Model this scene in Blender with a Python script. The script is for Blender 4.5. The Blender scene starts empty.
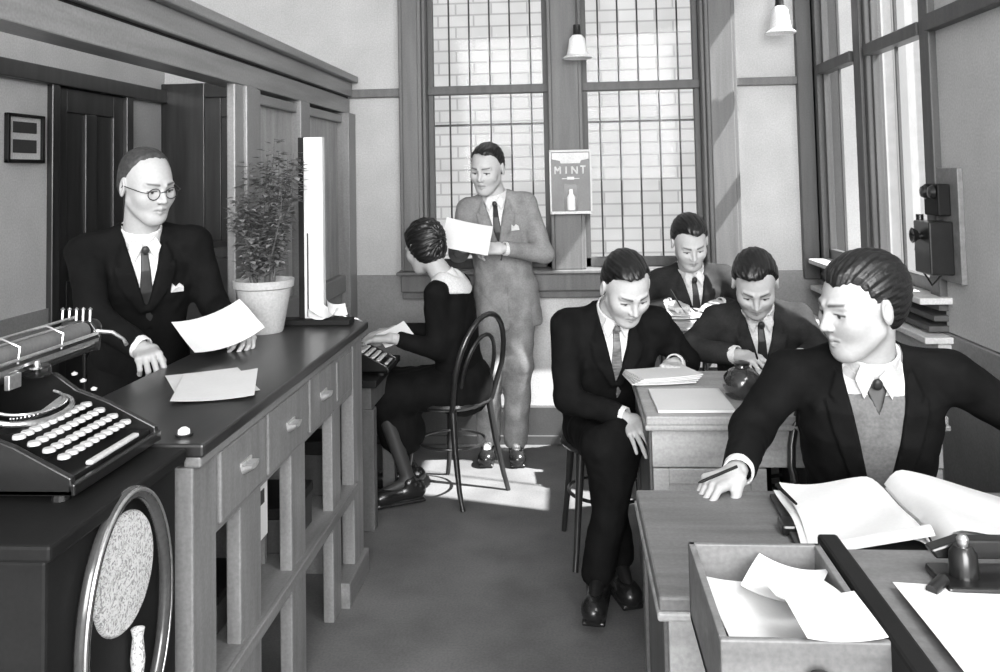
import bpy, bmesh, math, random
import numpy as np
from mathutils import Vector, Matrix, Euler
PI = math.pi
random.seed(7); RNG = np.random.RandomState(5)
SC = bpy.context.scene
COL = SC.collection

# ---------------------------------------------------------------- materials
def mat(name, g, rough=.6, noise=.12, scale=9., bump=0., metal=0., coat=0., spec=.4, stretch=(1, 1, 1), fine=.11, attr=None):
    m = bpy.data.materials.new(name); m.use_nodes = True
    nt = m.node_tree; N = nt.nodes; L = nt.links
    b = N['Principled BSDF']
    b.inputs['Roughness'].default_value = rough
    b.inputs['Metallic'].default_value = metal
    b.inputs['Coat Weight'].default_value = coat
    b.inputs['Coat Roughness'].default_value = .15
    b.inputs['Specular IOR Level'].default_value = spec
    tc = N.new('ShaderNodeTexCoord'); mp = N.new('ShaderNodeMapping'); mp.inputs['Scale'].default_value = stretch
    L.new(tc.outputs['Object'], mp.inputs['Vector'])
    n1 = N.new('ShaderNodeTexNoise'); n1.inputs['Scale'].default_value = scale; n1.inputs['Detail'].default_value = 5
    n2 = N.new('ShaderNodeTexNoise'); n2.inputs['Scale'].default_value = 120; n2.inputs['Detail'].default_value = 2
    L.new(mp.outputs['Vector'], n1.inputs['Vector']); L.new(tc.outputs['Object'], n2.inputs['Vector'])
    r1 = N.new('ShaderNodeMapRange'); r1.inputs['From Min'].default_value = .3; r1.inputs['From Max'].default_value = .7
    r1.inputs['To Min'].default_value = 1 - noise; r1.inputs['To Max'].default_value = 1 + noise
    r2 = N.new('ShaderNodeMapRange'); r2.inputs['From Min'].default_value = .3; r2.inputs['From Max'].default_value = .7
    r2.inputs['To Min'].default_value = 1 - fine; r2.inputs['To Max'].default_value = 1 + fine
    L.new(n1.outputs['Fac'], r1.inputs['Value']); L.new(n2.outputs['Fac'], r2.inputs['Value'])
    mu = N.new('ShaderNodeMath'); mu.operation = 'MULTIPLY'; L.new(r1.outputs[0], mu.inputs[0]); L.new(r2.outputs[0], mu.inputs[1])
    m2 = N.new('ShaderNodeMath'); m2.operation = 'MULTIPLY'; L.new(mu.outputs[0], m2.inputs[0]); m2.inputs[1].default_value = g
    if attr:
        at = N.new('ShaderNodeAttribute'); at.attribute_name = attr
        L.new(at.outputs['Fac'], m2.inputs[1])
    cb = N.new('ShaderNodeCombineColor')
    for i in range(3): L.new(m2.outputs[0], cb.inputs[i])
    L.new(cb.outputs[0], b.inputs['Base Color'])
    if bump:
        bp = N.new('ShaderNodeBump'); bp.inputs['Strength'].default_value = bump; bp.inputs['Distance'].default_value = .004
        L.new(n1.outputs['Fac'], bp.inputs['Height']); L.new(bp.outputs[0], b.inputs['Normal'])
    return m

def glass(name):
    m = bpy.data.materials.new(name); m.use_nodes = True; nt = m.node_tree; N = nt.nodes; L = nt.links
    N.remove(N['Principled BSDF']); out = N['Material Output']
    t = N.new('ShaderNodeBsdfTransparent'); t.inputs[0].default_value = (.93, .93, .93, 1)
    g = N.new('ShaderNodeBsdfGlossy'); g.inputs['Roughness'].default_value = .05
    x = N.new('ShaderNodeMixShader'); x.inputs[0].default_value = .006
    L.new(t.outputs[0], x.inputs[1]); L.new(g.outputs[0], x.inputs[2]); L.new(x.outputs[0], out.inputs[0])
    return m

def brickmat(name, c1, c2, mortar):
    m = bpy.data.materials.new(name); m.use_nodes = True; nt = m.node_tree; N = nt.nodes; L = nt.links
    b = N['Principled BSDF']; b.inputs['Roughness'].default_value = .85
    tc = N.new('ShaderNodeTexCoord'); sx = N.new('ShaderNodeSeparateXYZ'); cx = N.new('ShaderNodeCombineXYZ')
    L.new(tc.outputs['Object'], sx.inputs[0]); ad = N.new('ShaderNodeMath'); ad.operation = 'ADD'
    L.new(sx.outputs['X'], ad.inputs[0]); L.new(sx.outputs['Y'], ad.inputs[1])
    L.new(ad.outputs[0], cx.inputs['X']); L.new(sx.outputs['Z'], cx.inputs['Y'])
    k = N.new('ShaderNodeTexBrick'); k.inputs['Scale'].default_value = 1
    k.inputs['Brick Width'].default_value = .30; k.inputs['Row Height'].default_value = .10; k.inputs['Mortar Size'].default_value = .008
    for n, v in (('Color1', c1), ('Color2', c2), ('Mortar', mortar)): k.inputs[n].default_value = (v, v, v, 1)
    L.new(cx.outputs[0], k.inputs['Vector'])
    n1 = N.new('ShaderNodeTexNoise'); n1.inputs['Scale'].default_value = 3; L.new(tc.outputs['Object'], n1.inputs['Vector'])
    mx = N.new('ShaderNodeMix'); mx.data_type = 'RGBA'; mx.blend_type = 'MULTIPLY'; mx.inputs[0].default_value = .35
    L.new(k.outputs['Color'], mx.inputs[6]); L.new(n1.outputs['Fac'], mx.inputs[7]); L.new(mx.outputs[2], b.inputs['Base Color'])
    return m

M = {}
def mats():
    M['plaster'] = mat('pale_plaster', .46, .9, .07, 5, .15)
    M['dado'] = mat('grey_dado_paint', .22, .6, .10, 5)
    M['apron'] = mat('pale_paint_and_sunlit_wall', .55, .7, .08, 6)  # pale sill paint; on the back wall it carries sunlight in its colour
    M['skirting'] = mat('dark_skirting_paint', .06, .6, .15, 6)
    M['ceiling'] = mat('ceiling_plaster', .6, .9, .05, 4)
    M['frame'] = mat('grey_window_joinery', .115, .5, .18, 3, stretch=(9, 9, .7))
    M['frame_dark'] = mat('dark_window_joinery', .07, .5, .18, 3, stretch=(9, 9, .7))
    M['screen'] = mat('varnished_screen_wood', .17, .38, .22, 2.5, stretch=(9, 1, .8), coat=.2)
    M['screen_y'] = mat('varnished_beam_wood', .19, .38, .20, 2.5, stretch=(9, .7, 9), coat=.2)
    M['screen_panel'] = mat('figured_panel_wood', .28, .45, .22, 4, stretch=(5, 5, .8))
    M['dark_wood'] = mat('dark_stained_door_wood', .022, .35, .45, 3, stretch=(7, 7, .6), coat=.2)
    M['floor'] = mat('worn_linoleum', .125, .7, .25, 3.5, .2, fine=.14)
    M['counter'] = mat('varnished_counter_wood', .19, .42, .22, 3, stretch=(8, 8, .9))
    M['counter_y'] = mat('varnished_counter_rail', .17, .42, .25, 3, stretch=(8, .8, 8))
    M['counter_top'] = mat('polished_dark_countertop', .022, .33, .35, 3, stretch=(6, .8, 6), coat=.12)
    M['black_wood'] = mat('black_stained_wood', .010, .55, .3, 4, spec=.15)
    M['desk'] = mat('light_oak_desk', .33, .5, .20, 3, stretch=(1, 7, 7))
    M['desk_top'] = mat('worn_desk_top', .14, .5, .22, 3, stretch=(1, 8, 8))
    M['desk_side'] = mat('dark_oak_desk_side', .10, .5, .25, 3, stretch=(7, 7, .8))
    M['tray'] = mat('oak_tray_wood', .17, .5, .22, 4, stretch=(1, 6, 6))
    M['paper'] = mat('white_paper', .66, .8, .03, 6, fine=.02)
    M['paper_grey'] = mat('aged_paper', .55, .8, .08, 9)
    M['book_cover'] = mat('dark_cloth_book_cover', .04, .7, .15)
    M['iron'] = mat('black_enamel', .010, .28, .2, 20, coat=.35)
    M['steel'] = mat('nickel_plated_steel', .62, .28, .12, 20, metal=.9)
    M['white_render'] = mat('white_rendered_facade', .42, .9, .05, 2)
    M['ring'] = mat('dark_glossy_ring', .05, .22, .2, coat=.5)
    M['key'] = mat('pale_key_top', .48, .35, .05)
    M['rubber'] = mat('grey_rubber_roller', .12, .5, .1)
    M['brass'] = mat('pale_brass', .62, .33, .15, 30, metal=.6)
    M['porcelain'] = mat('white_porcelain', .85, .25, .02)
    M['pot'] = mat('pale_terracotta', .42, .85, .12, 7, .2)
    M['soil'] = mat('potting_soil', .03, .95, .3, 40, 1)
    M['leaf'] = mat('dull_leaf', .115, .55, .4, 15)
    M['leaf2'] = mat('pale_leaf', .24, .55, .35, 15)
    M['stem'] = mat('plant_stem', .09, .7, .2)
    M['suit_black'] = mat('black_wool_suit', .006, .85, .3, 14, .15, spec=.1)
    M['suit_dark'] = mat('dark_wool_suit', .026, .85, .3, 12, .2, spec=.1)
    M['suit_brown'] = mat('lit_tweed_suit', .12, .9, .22, 20, .2, spec=.1, fine=.15)
    M['suit_grey'] = mat('mid_grey_flannel_suit', .23, .9, .2, 12, .25, spec=.1, fine=.12)
    M['pullover'] = mat('grey_knitted_pullover', .15, .95, .12, 25, .3, fine=.15)
    M['shirt'] = mat('white_cotton_shirt', .66, .8, .03, 8)
    M['tie'] = mat('dark_silk_tie', .025, .45, .3, 25)
    M['tie_light'] = mat('striped_silk_tie', .14, .5, .5, 30, stretch=(1, 1, 4))
    M['skin'] = mat('skin', .5, .5, .05, 12, attr='tone', spec=.3, fine=.04)
    M['hair'] = mat('dark_combed_hair', .006, .42, .4, 30, .5, stretch=(3, 1, 3), spec=.6)
    M['hair_thin'] = mat('thin_brown_hair', .045, .6, .4, 30, .5, stretch=(3, 1, 3))
    M['shoe'] = mat('polished_black_leather', .012, .25, .2, coat=.3)
    M['shoe_pale'] = mat('pale_leather', .5, .5, .1)
    M['stocking'] = mat('stocking', .16, .6, .1)
    M['wood_chair'] = mat('dark_bentwood', .02, .28, .3, 9, coat=.5)
    M['wire'] = mat('black_spectacle_rim', .01, .3, 0)
    M['glass'] = glass('window_glass')
    M['lens'] = glass('lens_glass')
    M['ink_glass'] = mat('dark_bottle_glass', .03, .12, .3, 12, coat=.8)
    M['sign'] = mat('grey_enamel_sign', .13, .4, .15, 8)
    M['sign_pale'] = mat('pale_sign_paint', .6, .5, .08)
    M['iron_bar'] = mat('iron_window_bar', .06, .6, .15)
    M['brick'] = brickmat('pale_brick_wall', .76, .68, .48)
    M['shade'] = mat('opal_glass_shade', .8, .3, .03)
    M['gilt'] = patmat()
    M['blotter'] = mat('dark_leather_desk_mat', .12, .55, .15, 9)

def patmat():
    m = bpy.data.materials.new('embossed_pale_disc'); m.use_nodes = True; nt = m.node_tree; N = nt.nodes; L = nt.links
    b = N['Principled BSDF']; b.inputs['Roughness'].default_value = .6
    tc = N.new('ShaderNodeTexCoord'); v = N.new('ShaderNodeTexNoise'); v.inputs['Scale'].default_value = 95; v.inputs['Detail'].default_value = 3; v.inputs['Distortion'].default_value = 2.2
    L.new(tc.outputs['Object'], v.inputs['Vector'])
    r = N.new('ShaderNodeValToRGB'); r.color_ramp.elements[0].position = .40; r.color_ramp.elements[0].color = (.28, .28, .28, 1)
    r.color_ramp.elements[1].position = .52; r.color_ramp.elements[1].color = (.66, .66, .66, 1)
    L.new(v.outputs['Fac'], r.inputs[0]); L.new(r.outputs[0], b.inputs['Base Color'])
    bp = N.new('ShaderNodeBump'); bp.inputs['Distance'].default_value = .003; L.new(v.outputs['Fac'], bp.inputs['Height']); L.new(bp.outputs[0], b.inputs['Normal'])
    return m

# ---------------------------------------------------------------- objects
def empty(name, label, cat, loc=(0, 0, 0), rz=0, group=None):
    o = bpy.data.objects.new(name, None); COL.objects.link(o); o.location = loc; o.rotation_euler = (0, 0, rz)
    o.empty_display_size = .05
    return tag(o, label, cat, group)
def tag(o, label=None, cat=None, group=None, kind=None):
    if label: o['label'] = label
    if cat: o['category'] = cat
    if group: o['group'] = group
    if kind: o['kind'] = kind
    return o
def copy_tree(o, parent=None):
    c = o.copy(); COL.objects.link(c)
    if parent: c.parent = parent
    for ch in [x for x in bpy.data.objects if x.parent == o]: copy_tree(ch, c)
    return c

class MB:
    def __init__(s): s.v = []; s.f = []
    def add(s, vs, fs):
        k = len(s.v); s.v += [tuple(map(float, v)) for v in vs]; s.f += [tuple(i + k for i in f) for f in fs]; return s
    def box(s, c, d, R=None):
        vs = []
        for z in (-1, 1):
            for x, y in ((-1, -1), (1, -1), (1, 1), (-1, 1)):
                p = Vector((x * d[0] / 2, y * d[1] / 2, z * d[2] / 2))
                if R is not None: p = R @ p
                vs.append(Vector(c) + p)
        return s.add(vs, [(3, 2, 1, 0), (4, 5, 6, 7), (0, 1, 5, 4), (1, 2, 6, 5), (2, 3, 7, 6), (3, 0, 4, 7)])
    def span(s, a, b):
        return s.box([(a[i] + b[i]) / 2 for i in range(3)], [abs(b[i] - a[i]) for i in range(3)])
    def tube(s, pts, r, n=8, closed=False):
        pts = [Vector(p) for p in pts]; m = len(pts); rs = r if isinstance(r, (list, tuple)) else [r] * m
        vs = []; up = None
        for i, p in enumerate(pts):
            a = pts[(i - 1) % m] if (i or closed) else p; b = pts[(i + 1) % m] if (i < m - 1 or closed) else p
            t = (b - a).normalized()
            if up is None:
                up = Vector((0, 0, 1)) if abs(t.z) < .9 else Vector((1, 0, 0))
            x = t.cross(up).normalized(); y = x.cross(t); up = y
            for k in range(n):
                q = 2 * PI * k / n; vs.append(p + (x * math.cos(q) + y * math.sin(q)) * rs[i])
        fs = []
        for i in range(m if closed else m - 1):
            j = (i + 1) % m
            for k in range(n): l = (k + 1) % n; fs.append((i * n + k, i * n + l, j * n + l, j * n + k))
        if not closed: fs += [tuple(range(n))[::-1], tuple((m - 1) * n + k for k in range(n))]
        return s.add(vs, fs)
    def lathe(s, prof, c=(0, 0, 0), n=24, R=None):
        vs = []; m = len(prof)
        for r, z in prof:
            for k in range(n):
                q = 2 * PI * k / n; p = Vector((r * math.cos(q), r * math.sin(q), z))
                if R is not None: p = R @ p
                vs.append(Vector(c) + p)
        fs = [(i * n + k, i * n + (k + 1) % n, (i + 1) * n + (k + 1) % n, (i + 1) * n + k) for i in range(m - 1) for k in range(n)]
        fs += [tuple(range(n))[::-1], tuple((m - 1) * n + k for k in range(n))]
        return s.add(vs, fs)
    def prism(s, poly, h, fn):            # poly 2-D, extruded 0..h ; fn maps (u,v,w) to xyz
        n = len(poly); vs = [fn(u, v, 0) for u, v in poly] + [fn(u, v, h) for u, v in poly]
        return s.add(vs, [tuple(range(n))[::-1], tuple(range(n, 2 * n))] + [(i, (i + 1) % n, n + (i + 1) % n, n + i) for i in range(n)])
    def grid(s, fn, nu, nv, t=.0006):       # thin sheet with thickness t along +z
        vs = []; fs = []
        for side in (0, 1):
            for i in range(nu + 1):
                for j in range(nv + 1):
                    p = fn(i / nu, j / nv); vs.append((p[0], p[1], p[2] + side * t))
        w = nv + 1; o = (nu + 1) * w
        for i in range(nu):
            for j in range(nv):
                a = i * w + j; fs.append((a, a + 1, a + w + 1, a + w)); fs.append((o + a, o + a + w, o + a + w + 1, o + a + 1))
        ring = [i * w for i in range(nu + 1)] + [nu * w + j for j in range(1, nv + 1)] + [i * w + nv for i in range(nu - 1, -1, -1)] + [j for j in range(nv - 1, 0, -1)]
        for a, b in zip(ring, ring[1:] + ring[:1]): fs.append((a, b, o + b, o + a))
        return s.add(vs, fs)
    def build(s, name, m, parent=None, bevel=0., smooth=False, label=None, loc=None, seg=2):
        me = bpy.data.meshes.new(name)
        vs = s.v
        if loc is not None: vs = [(a - loc[0], b - loc[1], c - loc[2]) for a, b, c in vs]
        me.from_pydata(vs, [], s.f); me.update()
        bm = bmesh.new(); bm.from_mesh(me); bmesh.ops.recalc_face_normals(bm, faces=bm.faces); bm.to_mesh(me); bm.free()
        me.materials.append(m)
        o = bpy.data.objects.new(name, me); COL.objects.link(o)
        if parent: o.parent = parent
        if loc is not None: o.location = loc
        if bevel:
            b = o.modifiers.new('bevel', 'BEVEL'); b.width = bevel; b.segments = seg; b.limit_method = 'ANGLE'; b.angle_limit = .6
        if smooth:
            for p in me.polygons: p.use_smooth = True
            me.set_sharp_from_angle(angle=.7)
        if label: o['label'] = label
        return o
def struct(name, mb, m, bevel=0., parent=None):
    o = mb.build(name, m, parent, bevel)
    if not parent: o['kind'] = 'structure'
    return o
def pos(p): return (p[0], p[1], p[2])

# ---------------------------------------------------------------- distance-field modelling
def V(*a): return np.array(a, float)
def nrm(v): v = np.asarray(v, float); return v / (np.linalg.norm(v) + 1e-12)
def rc(P, a, b, ra, rb):
    a = np.asarray(a, float); b = np.asarray(b, float); ab = b - a; L2 = ab @ ab + 1e-12
    t = np.clip((P - a) @ ab / L2, 0, 1)
    return np.linalg.norm(P - a - t[:, None] * ab, axis=1) - (ra + (rb - ra) * t)
def ell(P, c, r, R=None):
    q = P - np.asarray(c, float)
    if R is not None: q = q @ R
    r = np.asarray(r, float); k0 = np.linalg.norm(q / r, axis=1); k1 = np.linalg.norm(q / (r * r), axis=1) + 1e-9
    return k0 * (k0 - 1) / k1
def rbox(P, c, hs, R, rr):
    q = np.abs((P - np.asarray(c, float)) @ R) - (np.asarray(hs, float) - rr)
    return np.linalg.norm(np.maximum(q, 0), axis=1) + np.minimum(q.max(axis=1), 0) - rr
def smin(a, b, k):
    h = np.clip(.5 + .5 * (b - a) / k, 0, 1); return b + (a - b) * h - k * h * (1 - h)
def smax(a, b, k): return -smin(-a, -b, k)
def poly2(u, v, pts):
    pts = np.asarray(pts, float); d = np.full(u.shape, 1e9); ins = np.zeros(u.shape, bool); n = len(pts)
    for i in range(n):
        a = pts[i]; b = pts[(i + 1) % n]; e = b - a; wu = u - a[0]; wv = v - a[1]
        t = np.clip((wu * e[0] + wv * e[1]) / (e @ e + 1e-12), 0, 1)
        d = np.minimum(d, (wu - t * e[0]) ** 2 + (wv - t * e[1]) ** 2)
        c = ((a[1] > v) != (b[1] > v)) & (u < (b[0] - a[0]) * (v - a[1]) / (b[1] - a[1] + 1e-12) + a[0])
        ins ^= c
    d = np.sqrt(d); return np.where(ins, -d, d)
def wob(P, s, seed=0):
    r = np.random.RandomState(seed); o = np.zeros(len(P))
    for i in range(4):
        k = r.normal(size=3); k = k / np.linalg.norm(k) * 2 * PI / (s * (.7 + .5 * r.rand()))
        k2 = r.normal(size=3); k2 = k2 / np.linalg.norm(k2) * 2 * PI / (s * 2.3)
        o += np.sin(P @ k + 1.6 * np.sin(P @ k2 + r.rand() * 6) + r.rand() * 6)
    return o / 4

def sdf_mesh(f, lo, hi, h, B=4):
    lo = np.asarray(lo, float); hi = np.asarray(hi, float)
    n = np.ceil((hi - lo) / (h * B)).astype(int) + 1
    ax = [lo[i] + np.arange(n[i]) * h * B + h * (B - 1) / 2 for i in range(3)]
    G = np.stack(np.meshgrid(*ax, indexing='ij'), -1).reshape(-1, 3)
    c = f(G).reshape(n)
    D = np.repeat(np.repeat(np.repeat(c, B, 0), B, 1), B, 2)
    near = np.repeat(np.repeat(np.repeat(np.abs(c) < h * B * 1.9, B, 0), B, 1), B, 2)
    idx = np.argwhere(near)
    for k in range(0, len(idx), 400000):
        ii = idx[k:k + 400000]; D[ii[:, 0], ii[:, 1], ii[:, 2]] = f(lo + ii * h)
    return nets(D, lo, h)

def nets(D, lo, h):
    S = np.array(D.shape); n = S - 1
    cnt = np.zeros(n, np.float32); acc = np.zeros(tuple(n) + (3,), np.float32)
    neg = D < 0; E = []
    for a in range(3):
        u, v = [x for x in range(3) if x != a]
        s0 = [slice(None)] * 3; s1 = [slice(None)] * 3; s0[a] = slice(0, -1); s1[a] = slice(1, None)
        A = D[tuple(s0)]; Bb = D[tuple(s1)]; cr = neg[tuple(s0)] != neg[tuple(s1)]
        t = np.where(cr, A / np.where(cr, A - Bb, 1), 0).astype(np.float32); E.append((cr, neg[tuple(s0)]))
        for du in (0, 1):
            for dv in (0, 1):
                sl = [slice(None)] * 3; sl[u] = slice(du, du + n[u]); sl[v] = slice(dv, dv + n[v]); sl = tuple(sl)
                c = cr[sl]; cnt += c; acc[..., a] += t[sl]; acc[..., u] += c * du; acc[..., v] += c * dv
    m = cnt > 0; ids = np.full(n, -1, int); cells = np.argwhere(m); ids[m] = np.arange(len(cells))
    verts = lo + (cells + acc[m] / cnt[m][:, None]) * h
    faces = []
    for a in range(3):
        u, v = (a + 1) % 3, (a + 2) % 3
        cr, ng = E[a]; e = np.argwhere(cr); inside = ng[cr]
        ok = (e[:, u] > 0) & (e[:, v] > 0) & (e[:, u] < n[u]) & (e[:, v] < n[v]); e = e[ok]; inside = inside[ok]
        def cid(du, dv):
            q = e.copy(); q[:, u] -= du; q[:, v] -= dv; return ids[q[:, 0], q[:, 1], q[:, 2]]
        Q = np.stack([cid(1, 1), cid(0, 1), cid(0, 0), cid(1, 0)], 1)
        Q[~inside] = Q[~inside][:, ::-1]; faces.append(Q)
    F = np.concatenate(faces); F = F[(F >= 0).all(1)]
    return verts, F

def np_obj(name, parts, m, parent, base, tone=None):
    vs = np.concatenate([p[0] for p in parts]); off = 0; fs = []
    for p in parts: fs.append(p[1] + off); off += len(p[0])
    fs = np.concatenate(fs); me = bpy.data.meshes.new(name)
    vs = vs - np.asarray(base)
    me.vertices.add(len(vs)); me.vertices.foreach_set('co', vs.astype(np.float32).ravel())
    me.loops.add(len(fs) * 4); me.loops.foreach_set('vertex_index', fs.astype(np.int32).ravel())
    me.polygons.add(len(fs)); me.polygons.foreach_set('loop_start', np.arange(0, len(fs) * 4, 4, dtype=np.int32))
    me.polygons.foreach_set('loop_total', np.full(len(fs), 4, np.int32))
    me.update(calc_edges=True); me.validate()
    me.polygons.foreach_set('use_smooth', np.ones(len(me.polygons), bool))
    if tone is not None:
        at = me.attributes.new('tone', 'FLOAT', 'POINT'); at.data.foreach_set('value', tone.astype(np.float32))
    me.materials.append(m)
    o = bpy.data.objects.new(name, me); COL.objects.link(o); o.parent = parent
    return o
# ---------------------------------------------------------------- people
def frame(fwd, up=(0, 0, 1), roll=0):
    f = nrm(fwd); x = nrm(np.cross(f, up)); u = np.cross(x, f)
    c, s = math.cos(roll), math.sin(roll); x, u = c * x + s * u, c * u - s * x
    return np.stack([x, f, u], 1)              # columns: side (the figure's right), forward, up

def ik(a, c, l1, l2, pole):
    a = np.asarray(a, float); c = np.asarray(c, float); d = c - a; L = np.linalg.norm(d)
    if L > (l1 + l2) * .995: k = L / ((l1 + l2) * .995); l1 *= k; l2 *= k
    x = (l1 * l1 - l2 * l2 + L * L) / (2 * L); h = math.sqrt(max(l1 * l1 - x * x, 0)); e = d / L
    p = np.asarray(pole, float); p = nrm(p - (p @ e) * e); return a + e * x + p * h

def head_sdf(q, st):
    """q: points in head frame (x side, y face, z up), origin between the ears at eye height."""
    d = ell(q, (0, -.018, .034), (.077, .097, .090))
    jw = st.get('jaw', 1.)
    d = smin(d, ell(q, (0, .026, -.020), (.064, .068, .090)), .03)
    d = smin(d, ell(q, (0, .036, -.040), (.056, .054, .062)), .02)
    d = smin(d, rc(q, (0, .060, -.090), (0, .070, -.096), .026, .022), .03)
    for s in (-1, 1):
        d = smin(d, rc(q, (s * .050 * jw, .004, -.050), (s * .020 * jw, .060, -.092), .019, .017), .028)
        d = smin(d, ell(q, (s * .042, .058, -.020), (.020, .020, .020)), .035)          # cheekbone
        d = smin(d, rc(q, (s * .012, .090, .027), (s * .046, .074, .026), .006, .0045), .016)  # brow ridge
    for s in (-1, 1):
        d = smax(d, -ell(q, (s * .031, .101, .002), (.018, .0205, .0135)), .013)         # socket
        d = smin(d, ell(q, (s * .031, .0725, .002), (.0135, .0125, .0115)), .004)            # eye
        d = smin(d, rc(q, (s * .018, .0845, .0100), (s * .045, .0765, .0085), .0034, .003), .004) # upper lid
    d = smin(d, rc(q, (0, .089, .014), (0, .110, -.023), .0065, .0098), .013)
    for s in (-1, 1): d = smin(d, ell(q, (s * .0115, .100, -.027), (.007, .009, .0068)), .007)
    d = smin(d, rc(q, (-.020, .086, -.0565), (0, .0945, -.0535), .0045, .0058), .006)
    d = smin(d, rc(q, (.020, .086, -.0565), (0, .0945, -.0535), .0045, .0058), .006)
    d = smin(d, rc(q, (-.017, .085, -.065), (0, .0925, -.0665), .0045, .0068), .006)
    d = smin(d, rc(q, (.017, .085, -.065), (0, .0925, -.0665), .0045, .0068), .006)
    d = smax(d, -rc(q, (-.023, .0935, -.0605), (.023, .0935, -.0605), .0016, .0016), .003)
    for s in (-1, 1):
        R = frame((s * .35, 1, 0)) ; e = ell(q, (s * .081, -.012, -.002), (.009, .019, .033), R)
        e = smax(e, -ell(q, (s * .092, -.006, .002), (.008, .010, .018)), .004)
        d = smin(d, e, .008)
    return d

def head_tone(q, st):
    sk = st.get('skin', .52); t = np.full(len(q), sk)
    def blend(mask_d, val, w):
        nonlocal t
        k = np.clip(.5 - mask_d / w, 0, 1); t = t * (1 - k) + val * k
    front = q[:, 1] > .05
    def fr(d): return np.where(front, d, 1)
    ax = np.abs(q[:, 0]); X = q.copy(); X[:, 0] = ax
    # flatten depth so the marks follow the surface
    Y = X.copy(); Y[:, 1] = 0
    blend(fr(rc(Y, (.016, 0, .0285), (.047, 0, .0300), .0042, .0026)), st.get('brow', .06), .005)
    blend(fr(np.maximum(poly2(ax, q[:, 2], [(.019, .001), (.027, .007), (.036, .007), (.044, .002), (.035, -.003), (.026, -.003)]), 0) ), sk * 1.15, .002)
    blend(fr(rc(Y, (.018, 0, .0065), (.046, 0, .004), .0022, .0026)), .05, .003)
    blend(fr(rc(Y, (st.get('gaze', 0) + .031, 0, .002), (.031, 0, .002), .0052, .0052)), .025, .002)
    blend(fr(rc(Y, (0, 0, -.0555), (.019, 0, -.0575), .005, .0025)), sk * .58, .006)
    blend(fr(rc(Y, (0, 0, -.0665), (.014, 0, -.065), .004, .0028)), sk * .7, .006)
    blend(fr(rc(Y, (0, 0, -.0605), (.022, 0, -.0605), .0012, .001)), .14, .003)
    blend(fr(rc(Y, (.008, 0, -.0345), (.011, 0, -.0345), .0028, .0028)), .08, .003)
    if st.get('moustache'): blend(fr(rc(Y, (0, 0, -.046), (.018, 0, -.049), .003, .002)), .08, .004)
    return t

HL = dict(normal=([-.13, -.085, -.045, -.02, 0, .02, .045, .065, .10], [-.075, -.070, -.040, -.015, .012, .046, .076, .090, .100]),
          receding=([-.13, -.085, -.045, -.02, 0, .02, .045, .065, .10], [-.070, -.065, -.030, -.005, .040, .085, .112, .122, .14]),
          high=([-.13, -.085, -.045, -.02, 0, .02, .045, .065, .10], [-.070, -.065, -.035, -.010, .018, .055, .086, .101, .110]),
          long=([-.15, -.085, -.045, -.02, 0, .02, .045, .065, .10], [-.095, -.090, -.075, -.030, .012, .035, .058, .070, .076]),
          bob=([-.16, -.085, -.045, -.02, 0, .03, .045, .065, .10], [-.11, -.11, -.105, -.095, -.07, -.03, .045, .062, .070]))
def hair_sdf(q, st):
    th = st.get('vol', .008); kind = st.get('hairline', 'normal')
    zs = np.interp(q[:, 1], *HL[kind]); part = st.get('part', 0)
    bk = .012 if kind in ('bob', 'long') else 0
    zs = zs + np.where(q[:, 1] > .02, .012 * np.clip((np.abs(q[:, 0]) - .028) / .02, 0, 1), 0)
    zs = zs + np.where(q[:, 1] > .0, (part * .16 * q[:, 0] + .004 * np.sin(q[:, 0] * 95)) * np.clip(q[:, 1] / .04, 0, 1), 0)
    tv = np.clip((q[:, 2] - zs) / .030, .12, 1)
    d = ell(q, (0, -.018 - bk * .6, .034), (.077, .097 + bk, .090)) - th * tv * (1 + .35 * np.clip((q[:, 2] - .06) / .05, 0, 1))
    if kind == 'bob': d = smin(d, ell(q, (0, -.035, -.03), (.088, .080, .075)), .04)
    else: d = smin(d, ell(q, (0, -.046, -.015), (.066, .060, .060)), .03)
    # swept top
    if part: d = smin(d, ell(q, (part * -.016, .040, .100), (.046, .042, .024)), .03)
    # combing grooves run front to back
    ang = np.arctan2(q[:, 0], q[:, 2] - .0) ; rr = np.sin(ang * 26 + 1.5 * np.sin(q[:, 1] * 60)) * .0014 + np.sin(ang * 55 + 3 * q[:, 1] * 40) * .0008
    if kind == 'bob': rr = rr * 1.6 + np.sin(q[:, 2] * 180 + 2 * np.sin(ang * 6)) * .003
    d = d + rr * (.8 if th > .005 else .3)
    edge = zs + .002 * np.sin(q[:, 0] * 300 + q[:, 1] * 200)
    return smax(d, edge - q[:, 2], .006 if th > .006 else .003)

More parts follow.
